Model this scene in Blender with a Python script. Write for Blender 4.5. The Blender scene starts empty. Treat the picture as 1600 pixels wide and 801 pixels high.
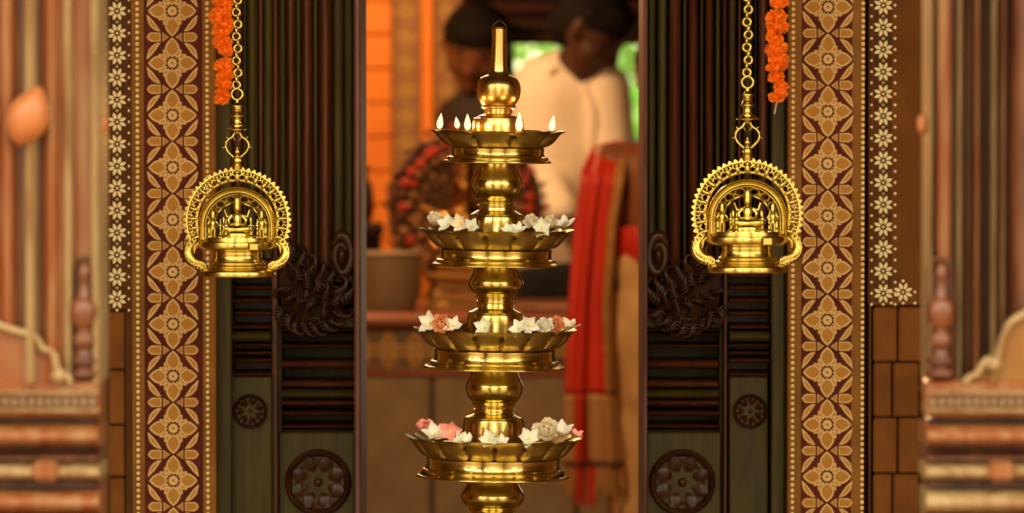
import bpy, math, random
from mathutils import Vector, Matrix, Quaternion
random.seed(7)
PI = math.pi
SC = bpy.context.scene
COL = SC.collection

# ------------------------------------------------------------------ camera, world, sun, exposure
FPX = 8000.0                       # focal length in pixels of the 1600 x 801 frame
PITCH = math.atan(300.0 / FPX)
CAM = Vector((0, 0, 1.62))
cd = bpy.data.cameras.new('camera')
cd.sensor_width = 36.0
cd.lens = FPX * 36.0 / 1600.0
cd.clip_end = 200
cd.dof.use_dof = True
cd.dof.focus_distance = 8.88
cd.dof.aperture_fstop = (cd.lens / 1000.0) / 0.040
cam = bpy.data.objects.new('camera', cd)
COL.objects.link(cam)
cam.location = CAM
cam.rotation_euler = (PI / 2 - PITCH, 0, 0)
SC.camera = cam

wd = bpy.data.worlds.new('sky')
SC.world = wd
wd.use_nodes = True
bg = wd.node_tree.nodes['Background']
bg.inputs[0].default_value = (1.0, 0.86, 0.58, 1)
bg.inputs[1].default_value = 3.8

def add_light(name, kind, loc, energy, color, size=0.1, rot=(0, 0, 0)):
    l = bpy.data.lights.new(name, kind)
    l.energy = energy
    l.color = color
    if kind == 'SUN':
        l.angle = math.radians(size)
    elif kind == 'AREA':
        l.size = size
    else:
        l.shadow_soft_size = size
    o = bpy.data.objects.new(name, l)
    COL.objects.link(o)
    o.location = loc
    o.rotation_euler = rot
    return o

SUN_DIR = Vector((0.48, -0.38, -0.79))       # the way the sunlight travels: over the roof from the back left
sun = add_light('sun', 'SUN', (4, -6, 9), 4.5, (1.0, 0.90, 0.74), 1.0)
sun.rotation_euler = SUN_DIR.to_track_quat('-Z', 'Y').to_euler()

SC.view_settings.view_transform = 'Standard'
SC.view_settings.look = 'None'
SC.view_settings.exposure = 0.25
SC.view_settings.gamma = 1.0
SC.view_settings.use_curve_mapping = False
SC.cycles.use_denoising = True
SC.cycles.sample_clamp_indirect = 6.0
SC.cycles.max_bounces = 8

# ------------------------------------------------------------------ helpers
_F = Vector((0, math.cos(PITCH), -math.sin(PITCH)))
_U = Vector((0, math.sin(PITCH), math.cos(PITCH)))
def W(px, py, Y):
    """world point that stands at depth Y on the line of sight through a pixel"""
    d = _F + Vector((1, 0, 0)) * ((px - 800.0) / FPX) - _U * ((py - 400.5) / FPX)
    return CAM + d * (Y / d.y)
def S(Y):
    return Y / FPX

def tag(o, label=None, cat=None, group=None, kind=None):
    if label: o['label'] = label
    if cat: o['category'] = cat
    if group: o['group'] = group
    if kind: o['kind'] = kind
    return o

def link(name, data, parent=None, loc=(0, 0, 0), rot=(0, 0, 0), scale=(1, 1, 1)):
    o = bpy.data.objects.new(name, data)
    COL.objects.link(o)
    o.parent = parent
    o.location = loc
    o.rotation_euler = rot
    o.scale = scale if hasattr(scale, '__len__') else (scale,) * 3
    return o

def empty(name, loc, label=None, cat=None, group=None, kind=None, rot=(0, 0, 0)):
    o = link(name, None, None, loc, rot)
    o.empty_display_size = 0.05
    return tag(o, label, cat, group, kind)

def copy_tree(o, parent=None):
    c = o.copy()
    COL.objects.link(c)
    c.parent = parent
    for ch in [x for x in bpy.data.objects if x.parent == o]:
        copy_tree(ch, c)
    return c

def spline(pts, n=6):
    """Catmull-Rom through the points"""
    pts = [tuple(p) for p in pts]
    if len(pts) < 3:
        return pts
    out = []
    P = [pts[0]] + pts + [pts[-1]]
    for i in range(1, len(P) - 2):
        a, b, c, d = P[i - 1], P[i], P[i + 1], P[i + 2]
        for k in range(n):
            t = k / n
            out.append(tuple(0.5 * ((2 * b[j]) + (-a[j] + c[j]) * t + (2 * a[j] - 5 * b[j] + 4 * c[j] - d[j]) * t * t
                                    + (-a[j] + 3 * b[j] - 3 * c[j] + d[j]) * t ** 3) for j in range(len(b))))
    out.append(pts[-1])
    return out

class MB:
    def __init__(self):
        self.v, self.f, self.m = [], [], []
        self.cur = 0
    def add(self, vs, fs):
        n = len(self.v)
        self.v += [tuple(v) for v in vs]
        for f in fs:
            self.f.append(tuple(i + n for i in f))
            self.m.append(self.cur)
        return self
    def box(self, a, b, c=0.0):
        """box between two corners, chamfered by c"""
        x0, y0, z0 = (min(a[i], b[i]) for i in range(3))
        x1, y1, z1 = (max(a[i], b[i]) for i in range(3))
        c = min(c, (x1 - x0) * .45, (y1 - y0) * .45, (z1 - z0) * .45)
        if c <= 0:
            return self.add([(x0, y0, z0), (x1, y0, z0), (x1, y1, z0), (x0, y1, z0), (x0, y0, z1), (x1, y0, z1), (x1, y1, z1), (x0, y1, z1)],
                            [(0, 3, 2, 1), (4, 5, 6, 7), (0, 1, 5, 4), (1, 2, 6, 5), (2, 3, 7, 6), (3, 0, 4, 7)])
        vs, idx = [], {}
        for sx in (0, 1):
            for sy in (0, 1):
                for sz in (0, 1):
                    X, Yy, Z = (x0, x1)[sx], (y0, y1)[sy], (z0, z1)[sz]
                    ix, iy, iz = (c, -c)[sx], (c, -c)[sy], (c, -c)[sz]
                    idx[(sx, sy, sz, 0)] = len(vs); vs.append((X, Yy + iy, Z + iz))
                    idx[(sx, sy, sz, 1)] = len(vs); vs.append((X + ix, Yy, Z + iz))
                    idx[(sx, sy, sz, 2)] = len(vs); vs.append((X + ix, Yy + iy, Z))
        fs = []
        def q(*k):
            fs.append([idx[i] for i in k])
        for s in (0, 1):
            r = lambda l: l if s else l[::-1]
            q(*r([(s, 0, 0, 0), (s, 1, 0, 0), (s, 1, 1, 0), (s, 0, 1, 0)]))
            q(*r([(0, s, 0, 1), (0, s, 1, 1), (1, s, 1, 1), (1, s, 0, 1)]))
            q(*r([(0, 0, s, 2), (1, 0, s, 2), (1, 1, s, 2), (0, 1, s, 2)]))
        for i in (0, 1):
            for j in (0, 1):
                q((i, j, 0, 0), (i, j, 1, 0), (i, j, 1, 1), (i, j, 0, 1))
                q((i, 0, j, 0), (i, 1, j, 0), (i, 1, j, 2), (i, 0, j, 2))
                q((0, i, j, 1), (1, i, j, 1), (1, i, j, 2), (0, i, j, 2))
                for k in (0, 1):
                    q((i, j, k, 0), (i, j, k, 1), (i, j, k, 2))
        return self.add(vs, fs)
    def lathe(self, prof, seg=48, o=(0, 0, 0), sx=1.0, sy=1.0, close=True):
        n = len(prof)
        vs, fs = [], []
        for k in range(seg):
            a = 2 * PI * k / seg
            for r, z in prof:
                vs.append((o[0] + r * math.cos(a) * sx, o[1] + r * math.sin(a) * sy, o[2] + z))
        for k in range(seg):
            k2 = (k + 1) % seg
            for i in range(n - 1):
                fs.append((k * n + i, k2 * n + i, k2 * n + i + 1, k * n + i + 1))
        if close:
            fs.append([k * n for k in range(seg)][::-1])
            fs.append([k * n + n - 1 for k in range(seg)])
        return self.add(vs, fs)
    def sphere(self, c, r, seg=10, rings=6, sc=(1, 1, 1), rot=None):
        vs, fs = [], []
        for i in range(rings + 1):
            t = PI * i / rings
            for k in range(seg):
                a = 2 * PI * k / seg
                p = Vector((r * sc[0] * math.sin(t) * math.cos(a), r * sc[1] * math.sin(t) * math.sin(a), r * sc[2] * math.cos(t)))
                if rot: p = rot @ p
                vs.append((c[0] + p.x, c[1] + p.y, c[2] + p.z))
        for i in range(rings):
            for k in range(seg):
                fs.append((i * seg + k, (i + 1) * seg + k, (i + 1) * seg + (k + 1) % seg, i * seg + (k + 1) % seg))
        return self.add(vs, fs)
    def tube(self, path, rad, seg=8, flat=1.0, closed=False, up=None):
        """tube along points; rad is a number or a list; flat squashes it along its second axis"""
        P = [Vector(p) for p in path]
        n = len(P)
        R = rad if hasattr(rad, '__len__') else [rad] * n
        vs, fs = [], []
        up0 = Vector(up) if up else None
        nrm = None
        for i in range(n):
            if closed:
                t = P[(i + 1) % n] - P[i - 1]
            else:
                t = P[min(i + 1, n - 1)] - P[max(i - 1, 0)]
            if t.length < 1e-9: t = Vector((0, 0, 1))
            t.normalize()
            if up0 is not None:
                a = up0 - t * up0.dot(t)
            elif nrm is None:
                a = Vector((0, 0, 1)) if abs(t.z) < 0.9 else Vector((1, 0, 0))
                a = a - t * a.dot(t)
            else:
                a = nrm - t * nrm.dot(t)
            if a.length < 1e-9: a = t.orthogonal()
            a.normalize()
            nrm = a
            b = t.cross(a)
            for k in range(seg):
                th = 2 * PI * k / seg
                vs.append(P[i] + a * (R[i] * flat * math.cos(th)) + b * (R[i] * math.sin(th)))
        for i in range(n if closed else n - 1):
            j = (i + 1) % n
            for k in range(seg):
                k2 = (k + 1) % seg
                fs.append((i * seg + k, i * seg + k2, j * seg + k2, j * seg + k))
        if not closed:
            fs.append(list(range(seg))[::-1])
            fs.append([(n - 1) * seg + k for k in range(seg)])
        return self.add(vs, fs)
    def torus(self, c, R, r, axis='Y', seg=20, rs=8, sc=(1, 1)):
        pts = []
        for k in range(seg):
            a = 2 * PI * k / seg
            u, w = R * math.cos(a) * sc[0], R * math.sin(a) * sc[1]
            d = {'Y': (u, 0, w), 'Z': (u, w, 0), 'X': (0, u, w)}[axis]
            pts.append((c[0] + d[0], c[1] + d[1], c[2] + d[2]))
        return self.tube(pts, r, rs, 1.0, True, {'Y': (0, 1, 0), 'Z': (0, 0, 1), 'X': (1, 0, 0)}[axis])
    def prism(self, poly, y0, y1, bev=0.0):
        """outline in X, Z (counter-clockwise seen from -Y) drawn out from y0 (front) to y1"""
        n = len(poly)
        vs = [(p[0], y0, p[1]) for p in poly] + [(p[0], y1, p[1]) for p in poly]
        fs = [list(range(n)), [n + i for i in range(n)][::-1]]
        for i in range(n):
            j = (i + 1) % n
            fs.append((i, n + i, n + j, j))
        return self.add(vs, fs)
    def build(self, name, mats, parent=None, loc=(0, 0, 0), rot=(0, 0, 0), smooth=None, link_it=True):
        me = bpy.data.meshes.new(name)
        me.from_pydata(self.v, [], self.f)
        if not isinstance(mats, (list, tuple)): mats = [mats]
        for m in mats: me.materials.append(m)
        if len(mats) > 1:
            me.polygons.foreach_set('material_index', self.m)
        if smooth:
            me.polygons.foreach_set('use_smooth', [True] * len(me.polygons))
            me.set_sharp_from_angle(angle=math.radians(smooth))
        me.update()
        if not link_it: return me
        return link(name, me, parent, loc, rot)

def fix_normals(me):
    import bmesh
    bm = bmesh.new(); bm.from_mesh(me)
    bmesh.ops.recalc_face_normals(bm, faces=bm.faces)
    bm.to_mesh(me); bm.free()

# ------------------------------------------------------------------ materials
def mat(name, col, rough=0.5, metal=0.0, col2=None, nscale=8.0, stretch=(1, 1, 1), bump=0.0, bscale=40.0, spec=0.5, coat=0.0,
        emit=None, estr=0.0, lo=0.35, hi=0.65, detail=4.0, rvar=0.0, sss=0.0):
    m = bpy.data.materials.new(name)
    m.use_nodes = True
    nt = m.node_tree
    N, L = nt.nodes, nt.links
    b = N['Principled BSDF']
    b.inputs['Base Color'].default_value = (*col, 1)
    b.inputs['Roughness'].default_value = rough
    b.inputs['Metallic'].default_value = metal
    b.inputs['Specular IOR Level'].default_value = spec
    b.inputs['Coat Weight'].default_value = coat
    b.inputs['Coat Roughness'].default_value = 0.15
    if sss:
        b.inputs['Subsurface Weight'].default_value = sss
        b.inputs['Subsurface Radius'].default_value = (0.01, 0.006, 0.003)
        b.inputs['Subsurface Scale'].default_value = 0.3
    if emit:
        b.inputs['Emission Color'].default_value = (*emit, 1)
        b.inputs['Emission Strength'].default_value = estr
    tc = N.new('ShaderNodeTexCoord')
    mp = N.new('ShaderNodeMapping')
    mp.inputs['Scale'].default_value = stretch
    L.new(tc.outputs['Object'], mp.inputs['Vector'])
    if col2:
        nz = N.new('ShaderNodeTexNoise')
        nz.inputs['Scale'].default_value = nscale
        nz.inputs['Detail'].default_value = detail
        L.new(mp.outputs[0], nz.inputs['Vector'])
        cr = N.new('ShaderNodeValToRGB')
        cr.color_ramp.elements[0].position = lo
        cr.color_ramp.elements[0].color = (*col, 1)
        cr.color_ramp.elements[1].position = hi
        cr.color_ramp.elements[1].color = (*col2, 1)
        L.new(nz.outputs[0], cr.inputs[0])
        L.new(cr.outputs[0], b.inputs['Base Color'])
        if rvar:
            mr = N.new('ShaderNodeMapRange')
            mr.inputs['From Min'].default_value = 0.3
            mr.inputs['From Max'].default_value = 0.7
            mr.inputs['To Min'].default_value = rough
            mr.inputs['To Max'].default_value = rough + rvar
            L.new(nz.outputs[0], mr.inputs[0])
            L.new(mr.outputs[0], b.inputs['Roughness'])
    if bump:
        n2 = N.new('ShaderNodeTexNoise')
        n2.inputs['Scale'].default_value = bscale
        n2.inputs['Detail'].default_value = 3
        L.new(mp.outputs[0], n2.inputs['Vector'])
        bp = N.new('ShaderNodeBump')
        bp.inputs['Strength'].default_value = bump
        bp.inputs['Distance'].default_value = 0.004
        L.new(n2.outputs[0], bp.inputs['Height'])
        L.new(bp.outputs[0], b.inputs['Normal'])
    return m

M = {}
M['brass'] = mat('polished_brass', (0.80, 0.67, 0.24), 0.12, 1.0, (0.66, 0.52, 0.15), 22, (1, 1, .4), rvar=0.12, bump=0.02, bscale=160)
M['brass_dish'] = mat('worn_brass', (0.66, 0.52, 0.19), 0.26, 1.0, (0.46, 0.33, 0.10), 30, rvar=0.14, bump=0.06, bscale=70)
M['brass_hang'] = mat('yellow_brass', (0.76, 0.62, 0.19), 0.17, 1.0, (0.62, 0.47, 0.11), 40, rvar=0.12)
M['dark_tip'] = mat('sooted_brass', (0.20, 0.10, 0.045), 0.35, 1.0)
M['oil'] = mat('lamp_oil', (0.05, 0.025, 0.005), 0.08, 0.0, coat=0.5)
M['wick'] = mat('burnt_cotton', (0.12, 0.08, 0.05), 0.9)
M['flame'] = mat('flame', (1, .6, .2), 0.5, emit=(1.0, 0.56, 0.17), estr=3.2)
M['olive'] = mat('olive_painted_wood', (0.056, 0.044, 0.009), 0.5, 0, (0.036, 0.027, 0.007), 14, (5, 5, .5), bump=0.15, bscale=60, spec=0.18)
M['door_brown'] = mat('dark_red_brown_wood', (0.080, 0.023, 0.007), 0.36, 0, (0.042, 0.012, 0.004), 14, (5, 5, .6), bump=0.2, bscale=60, spec=0.22)
M['carved'] = mat('varnished_carving', (0.050, 0.018, 0.006), 0.22, 0, (0.026, 0.009, 0.0035), 30, spec=0.22)
M['carved_ground'] = mat('carving_ground', (0.040, 0.016, 0.006), 0.7, 0, (0.025, 0.010, 0.004), 30, spec=0.1)
M['door_edge'] = mat('purple_brown_edge', (0.15, 0.065, 0.05), 0.5, 0, (0.10, 0.04, 0.03), 10, (4, 4, 1))
M['wall'] = mat('brown_plaster', (0.150, 0.054, 0.010), 0.75, 0, (0.105, 0.036, 0.008), 9, bump=0.25, bscale=45, spec=0.12)
M['brick'] = mat('brown_block', (0.185, 0.070, 0.013), 0.8, 0, (0.13, 0.046, 0.010), 14, bump=0.4, bscale=60, spec=0.12)
M['border'] = mat('ochre_brown_border', (0.23, 0.100, 0.016), 0.6, 0, (0.17, 0.068, 0.012), 12, bump=0.1, spec=0.15)
M['maroon'] = mat('maroon_ground', (0.095, 0.013, 0.005), 0.6, 0, (0.065, 0.009, 0.004), 14, bump=0.1, spec=0.12)
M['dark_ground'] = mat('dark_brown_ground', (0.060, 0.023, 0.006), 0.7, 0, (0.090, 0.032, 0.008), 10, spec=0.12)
M['ochre'] = mat('ochre_paint', (0.42, 0.205, 0.030), 0.55, 0, (0.34, 0.155, 0.022), 20, bump=0.1, spec=0.2)
M['cream_line'] = mat('cream_outline', (0.66, 0.45, 0.18), 0.55, 0, (0.55, 0.35, 0.13), 20)
M['bead'] = mat('cream_bead', (0.80, 0.62, 0.25), 0.5)
M['white_paint'] = mat('pale_cream_paint', (0.76, 0.66, 0.36), 0.6, 0, (0.66, 0.55, 0.28), 20)
M['pillar'] = mat('weathered_red_wood', (0.21, 0.058, 0.015), 0.34, 0, (0.31, 0.175, 0.085), 9, (6, 6, .8), bump=0.2, bscale=30, lo=.40, hi=.74, spec=0.4)
M['pillar_dark'] = mat('dark_red_wood', (0.060, 0.016, 0.006), 0.32, 0, (0.14, 0.05, 0.02), 9, (5, 5, 1), spec=0.4)
M['pillar_pale'] = mat('worn_pale_wood', (0.34, 0.25, 0.13), 0.4, 0, (0.20, 0.095, 0.035), 9, (6, 6, 1), spec=0.45, lo=.4, hi=.7)
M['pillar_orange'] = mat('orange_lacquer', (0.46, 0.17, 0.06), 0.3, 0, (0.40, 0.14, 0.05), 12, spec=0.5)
M['marigold'] = mat('marigold_petals', (1.0, 0.33, 0.010), 0.6, 0, (0.98, 0.20, 0.005), 40, sss=0.1)
M['stem'] = mat('pale_string', (0.55, 0.48, 0.28), 0.8)
M['orange_wall'] = mat('orange_board', (1.0, 0.30, 0.02), 0.6, 0, (0.92, 0.25, 0.015), 6)
M['orange_groove'] = mat('orange_board_backing', (0.78, 0.22, 0.015), 0.7)
M['dark_beam'] = mat('dark_roof_timber', (0.040, 0.010, 0.004), 0.7, 0, (0.025, 0.007, 0.003), 10, (.6, 4, 4), spec=.15)
M['dark_wood'] = mat('dark_wall_timber', (0.030, 0.010, 0.004), 0.7, 0, (0.018, 0.006, 0.003), 8, spec=.15)
M['plinth'] = mat('grey_brown_plinth', (0.36, 0.275, 0.16), 0.85, 0, (0.28, 0.21, 0.115), 12, bump=0.2, spec=.2)
M['plinth_edge'] = mat('red_oxide_edge', (0.34, 0.10, 0.035), 0.4, 0, (0.27, 0.08, 0.03), 10)
M['floor'] = mat('polished_tan_floor', (0.34, 0.20, 0.09), 0.35, 0, (0.27, 0.15, 0.07), 4)
M['ground'] = mat('sandy_courtyard', (0.40, 0.31, 0.20), 0.9, 0, (0.33, 0.25, 0.16), 2)
M['ceiling'] = mat('dark_ceiling_timber', (0.10, 0.045, 0.02), 0.6, 0, (0.07, 0.03, 0.014), 4, (1, 6, 1))
M['far_wall'] = mat('lime_washed_wall', (0.55, 0.50, 0.42), 0.9, 0, (0.48, 0.42, 0.34), 2)
M['far_tile'] = mat('roof_tile', (0.25, 0.09, 0.05), 0.8)
M['skin'] = mat('brown_skin', (0.065, 0.024, 0.011), 0.5, 0, (0.055, 0.020, 0.009), 12, spec=0.3)  # darkened in the base colour for the shade on the backlit face
M['skin2'] = mat('bare_brown_skin', (0.26, 0.085, 0.030), 0.5, 0, (0.22, 0.070, 0.025), 10, spec=0.3)
M['hair'] = mat('black_hair', (0.006, 0.004, 0.003), 0.75, 0, (0.010, 0.007, 0.005), 40, spec=0.1)
M['eye'] = mat('dark_eye', (0.02, 0.015, 0.012), 0.15)
M['shirt'] = mat('white_cotton', (0.80, 0.70, 0.57), 0.8, 0, (0.74, 0.63, 0.50), 6, bump=0.3, bscale=18)
M['dark_cloth'] = mat('dark_cotton', (0.022, 0.013, 0.010), 0.8, 0, (0.03, 0.018, 0.012), 8)
M['black_cloth'] = mat('black_trousers_cloth', (0.008, 0.007, 0.007), 0.8)
M['red_cloth'] = mat('red_silk', (0.62, 0.035, 0.012), 0.5, 0, (0.50, 0.022, 0.010), 8, (3, 3, .6))
M['gold_cloth'] = mat('gold_woven_border', (0.42, 0.21, 0.06), 0.5, 0, (0.33, 0.15, 0.04), 50)
M['tan_cloth'] = mat('tan_woven_end', (0.46, 0.25, 0.08), 0.6, 0, (0.38, 0.19, 0.06), 60, (8, 1, .2))
M['dhoti'] = mat('golden_silk', (0.66, 0.44, 0.20), 0.5, 0, (0.50, 0.30, 0.11), 5, (1, 1, 2), bump=0.6, bscale=9, spec=0.3)
M['idol'] = mat('old_bronze', (0.42, 0.20, 0.05), 0.35, 1.0, (0.22, 0.09, 0.02), 25)
M['halo'] = mat('dark_red_garland_base', (0.07, 0.025, 0.012), 0.8, 0, (0.14, 0.05, 0.02), 40)
M['red_flower'] = mat('red_flower', (0.60, 0.06, 0.02), 0.7, 0, (0.42, 0.03, 0.012), 30)
M['tan_flower'] = mat('dry_tan_flower', (0.36, 0.17, 0.06), 0.7)
M['vessel'] = mat('pale_metal_pot', (0.30, 0.24, 0.14), 0.5, 0.0, (0.22, 0.165, 0.08), 6)
M['gold_step'] = mat('gilded_pedestal', (0.52, 0.29, 0.07), 0.45, 0.3, (0.40, 0.20, 0.05), 14)
M['leaf'] = mat('green_leaf', (0.07, 0.32, 0.02), 0.5, 0, (0.16, 0.42, 0.04), 3, spec=.2)
M['leaf_pale'] = mat('pale_leaf', (0.16, 0.40, 0.06), 0.5, 0, (0.30, 0.46, 0.16), 3, spec=.2)
M['trunk'] = mat('grey_trunk', (0.30, 0.26, 0.21), 0.9)
M['iron'] = mat('black_iron', (0.03, 0.028, 0.025), 0.4, 1.0)
M['bulb'] = mat('warm_bulb', (1, .7, .4), 0.4, emit=(1.0, 0.50, 0.16), estr=40.0)
FLW = {
    'white': mat('white_petal', (0.98, 0.96, 0.88), 0.55, 0, (0.94, 0.95, 0.84), 40),
    'greenish': mat('greenish_white_petal', (0.85, 0.95, 0.82), 0.55, 0, (0.94, 0.97, 0.88), 40),
    'cream': mat('cream_petal', (0.98, 0.88, 0.66), 0.55, 0, (0.98, 0.92, 0.76), 40),
    'peach': mat('peach_petal', (0.97, 0.46, 0.20), 0.55, 0, (0.95, 0.58, 0.32), 40),
    'pink': mat('pink_petal', (0.98, 0.38, 0.34), 0.55, 0, (0.98, 0.56, 0.48), 40),
}
M['core'] = mat('yellow_flower_core', (0.85, 0.62, 0.10), 0.6)

def pbox(mb, x0, x1, y0, y1, Y, depth, c=0.0):
    """box whose front face, at depth Y, covers a pixel rectangle"""
    a, b = W(x0, y1, Y), W(x1, y0, Y)
    return mb.box((a.x, Y, a.z), (b.x, Y + depth, b.z), c)
def hbar(x0, x1, y0, y1, Y, proud, n=8, concave=False):
    """half-round moulding running sideways in front of the plane Y"""
    a, b = W(x0, y1, Y), W(x1, y0, Y)
    cz, hz = (a.z + b.z) / 2, abs(b.z - a.z) / 2
    prof = []
    for k in range(n + 1):
        t = -PI / 2 + PI * k / n
        d = math.cos(t) * proud if not concave else proud * (1 - 0.9 * math.cos(t))
        prof.append((Y - d, cz + hz * math.sin(t)))
    prof += [(Y + 0.1, cz + hz), (Y + 0.1, cz - hz)]
    m = len(prof)
    mb = MB()
    vs = [(a.x, p[0], p[1]) for p in prof] + [(b.x, p[0], p[1]) for p in prof]
    fs = [(i, m + i, m + (i + 1) % m, (i + 1) % m) for i in range(m)] + [list(range(m)), [m + i for i in range(m)][::-1]]
    return mb.add(vs, fs)
def vbar(x0, x1, y0, y1, Y, proud, n=8):
    """half-round moulding running upwards in front of the plane Y"""
    a, b = W(x0, y1, Y), W(x1, y0, Y)
    cx, hx = (a.x + b.x) / 2, abs(b.x - a.x) / 2
    prof = []
    for k in range(n + 1):
        t = -PI / 2 + PI * k / n
        prof.append((cx + hx * math.sin(t), Y - math.cos(t) * proud))
    prof += [(cx + hx, Y + 0.1), (cx - hx, Y + 0.1)]
    m = len(prof)
    mb = MB()
    vs = [(p[0], p[1], a.z) for p in prof] + [(p[0], p[1], b.z) for p in prof]
    fs = [(i, (i + 1) % m, m + (i + 1) % m, m + i) for i in range(m)] + [list(range(m))[::-1], [m + i for i in range(m)]]
    return mb.add(vs, fs)

def adopt(o, parent):
    o.parent = parent
    t = parent.location.copy()
    o.matrix_parent_inverse = Matrix.Translation(-t)
    return o

# ------------------------------------------------------------------ the setting
YW = 9.40                                   # face of the painted wall
AX = 781.5                                  # the doorway is symmetrical about this pixel column
def mx(x): return 2 * AX - x

def slab(name, a, b, m, label=None, c=0.0):
    o = MB().box(a, b, c).build(name, m)
    return tag(o, label, None, None, 'structure')
XL = W(563, 400, 9.56).x
XR = W(1005, 400, 9.56).x
slab('floor', (-4, 3.0, -0.25), (4, 17, 0), M['floor'])
slab('ground', (-40, -40, -0.5), (40, 60, -0.26), M['ground'])
slab('ceiling', (-4, 5.5, 4.0), (4, 17.2, 4.12), M['ceiling'])
wl = slab('wall_left', (-4, 9.45, 0), (W(334, 400, YW).x, 9.95, 4.0), M['wall'])
wr = slab('wall_right', (W(mx(334), 400, YW).x, 9.45, 0), (4, 9.95, 4.0), M['wall'])
slab('wall_over_door', (W(334, 400, YW).x, 9.62, 2.45), (W(mx(334), 400, YW).x, 9.95, 4.0), M['wall'])
slab('wall_inner_left', (-3.2, 9.95, 0), (-3.0, 16.4, 4.0), M['wall'])
slab('wall_inner_right', (3.0, 9.95, 0), (3.2, 16.4, 4.0), M['wall'])
slab('wall_sidelight_block_left', (-4.2, 5.5, -.25), (-4.0, 9.45, 4.0), M['wall'])  # unseen end walls added to cut the light from the sides
slab('wall_sidelight_block_right', (4.0, 5.5, -.25), (4.2, 9.45, 4.0), M['wall'])
# unseen piers and roof added behind the camera to streak the brass with reflections
for i, (xa, xb) in enumerate(((-12.5, -9.6), (-6.4, -4.3), (-2.3, -1.25), (1.45, 2.6), (5.0, 7.4), (10.2, 13.0))):
    mb = MB()
    mb.box((xa, -3.0, -.26), (xb, -2.3, 3.1), .03)
    mb.box((xa - .08, -3.08, -.26), (xb + .08, -2.22, .25), .03)
    mb.box((xa - .06, -3.06, 2.75), (xb + .06, -2.24, 2.95), .03)
    o = mb.build('reflection_pier', M['far_tile'])
    tag(o, '%s brick-red pier added behind the camera for streaks in the brass, counted from the left' % ('first', 'second', 'third', 'fourth', 'fifth', 'sixth')[i], 'pier', 'piers behind the camera')
mb = MB()
mb.add([(-14, -1.7, 3.1), (14, -1.7, 3.1), (14, -6, 5.2), (-14, -6, 5.2), (-14, -1.7, 3.0), (14, -1.7, 3.0), (14, -6, 5.1), (-14, -6, 5.1)],
       [(0, 1, 2, 3), (7, 6, 5, 4), (0, 4, 5, 1), (2, 6, 7, 3), (0, 3, 7, 4), (1, 5, 6, 2)])
tag(mb.build('roof_far', M['far_tile']), None, None, None, 'structure')  # unseen roof over the added piers

# ceiling joists of the veranda
for k in range(7):
    y = 5.55 + k * 0.6
    o = MB().box((-4, y, 3.86), (4, y + .12, 4.0), .01).build('joist', M['ceiling'])
    o.parent = bpy.data.objects['ceiling']

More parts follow.
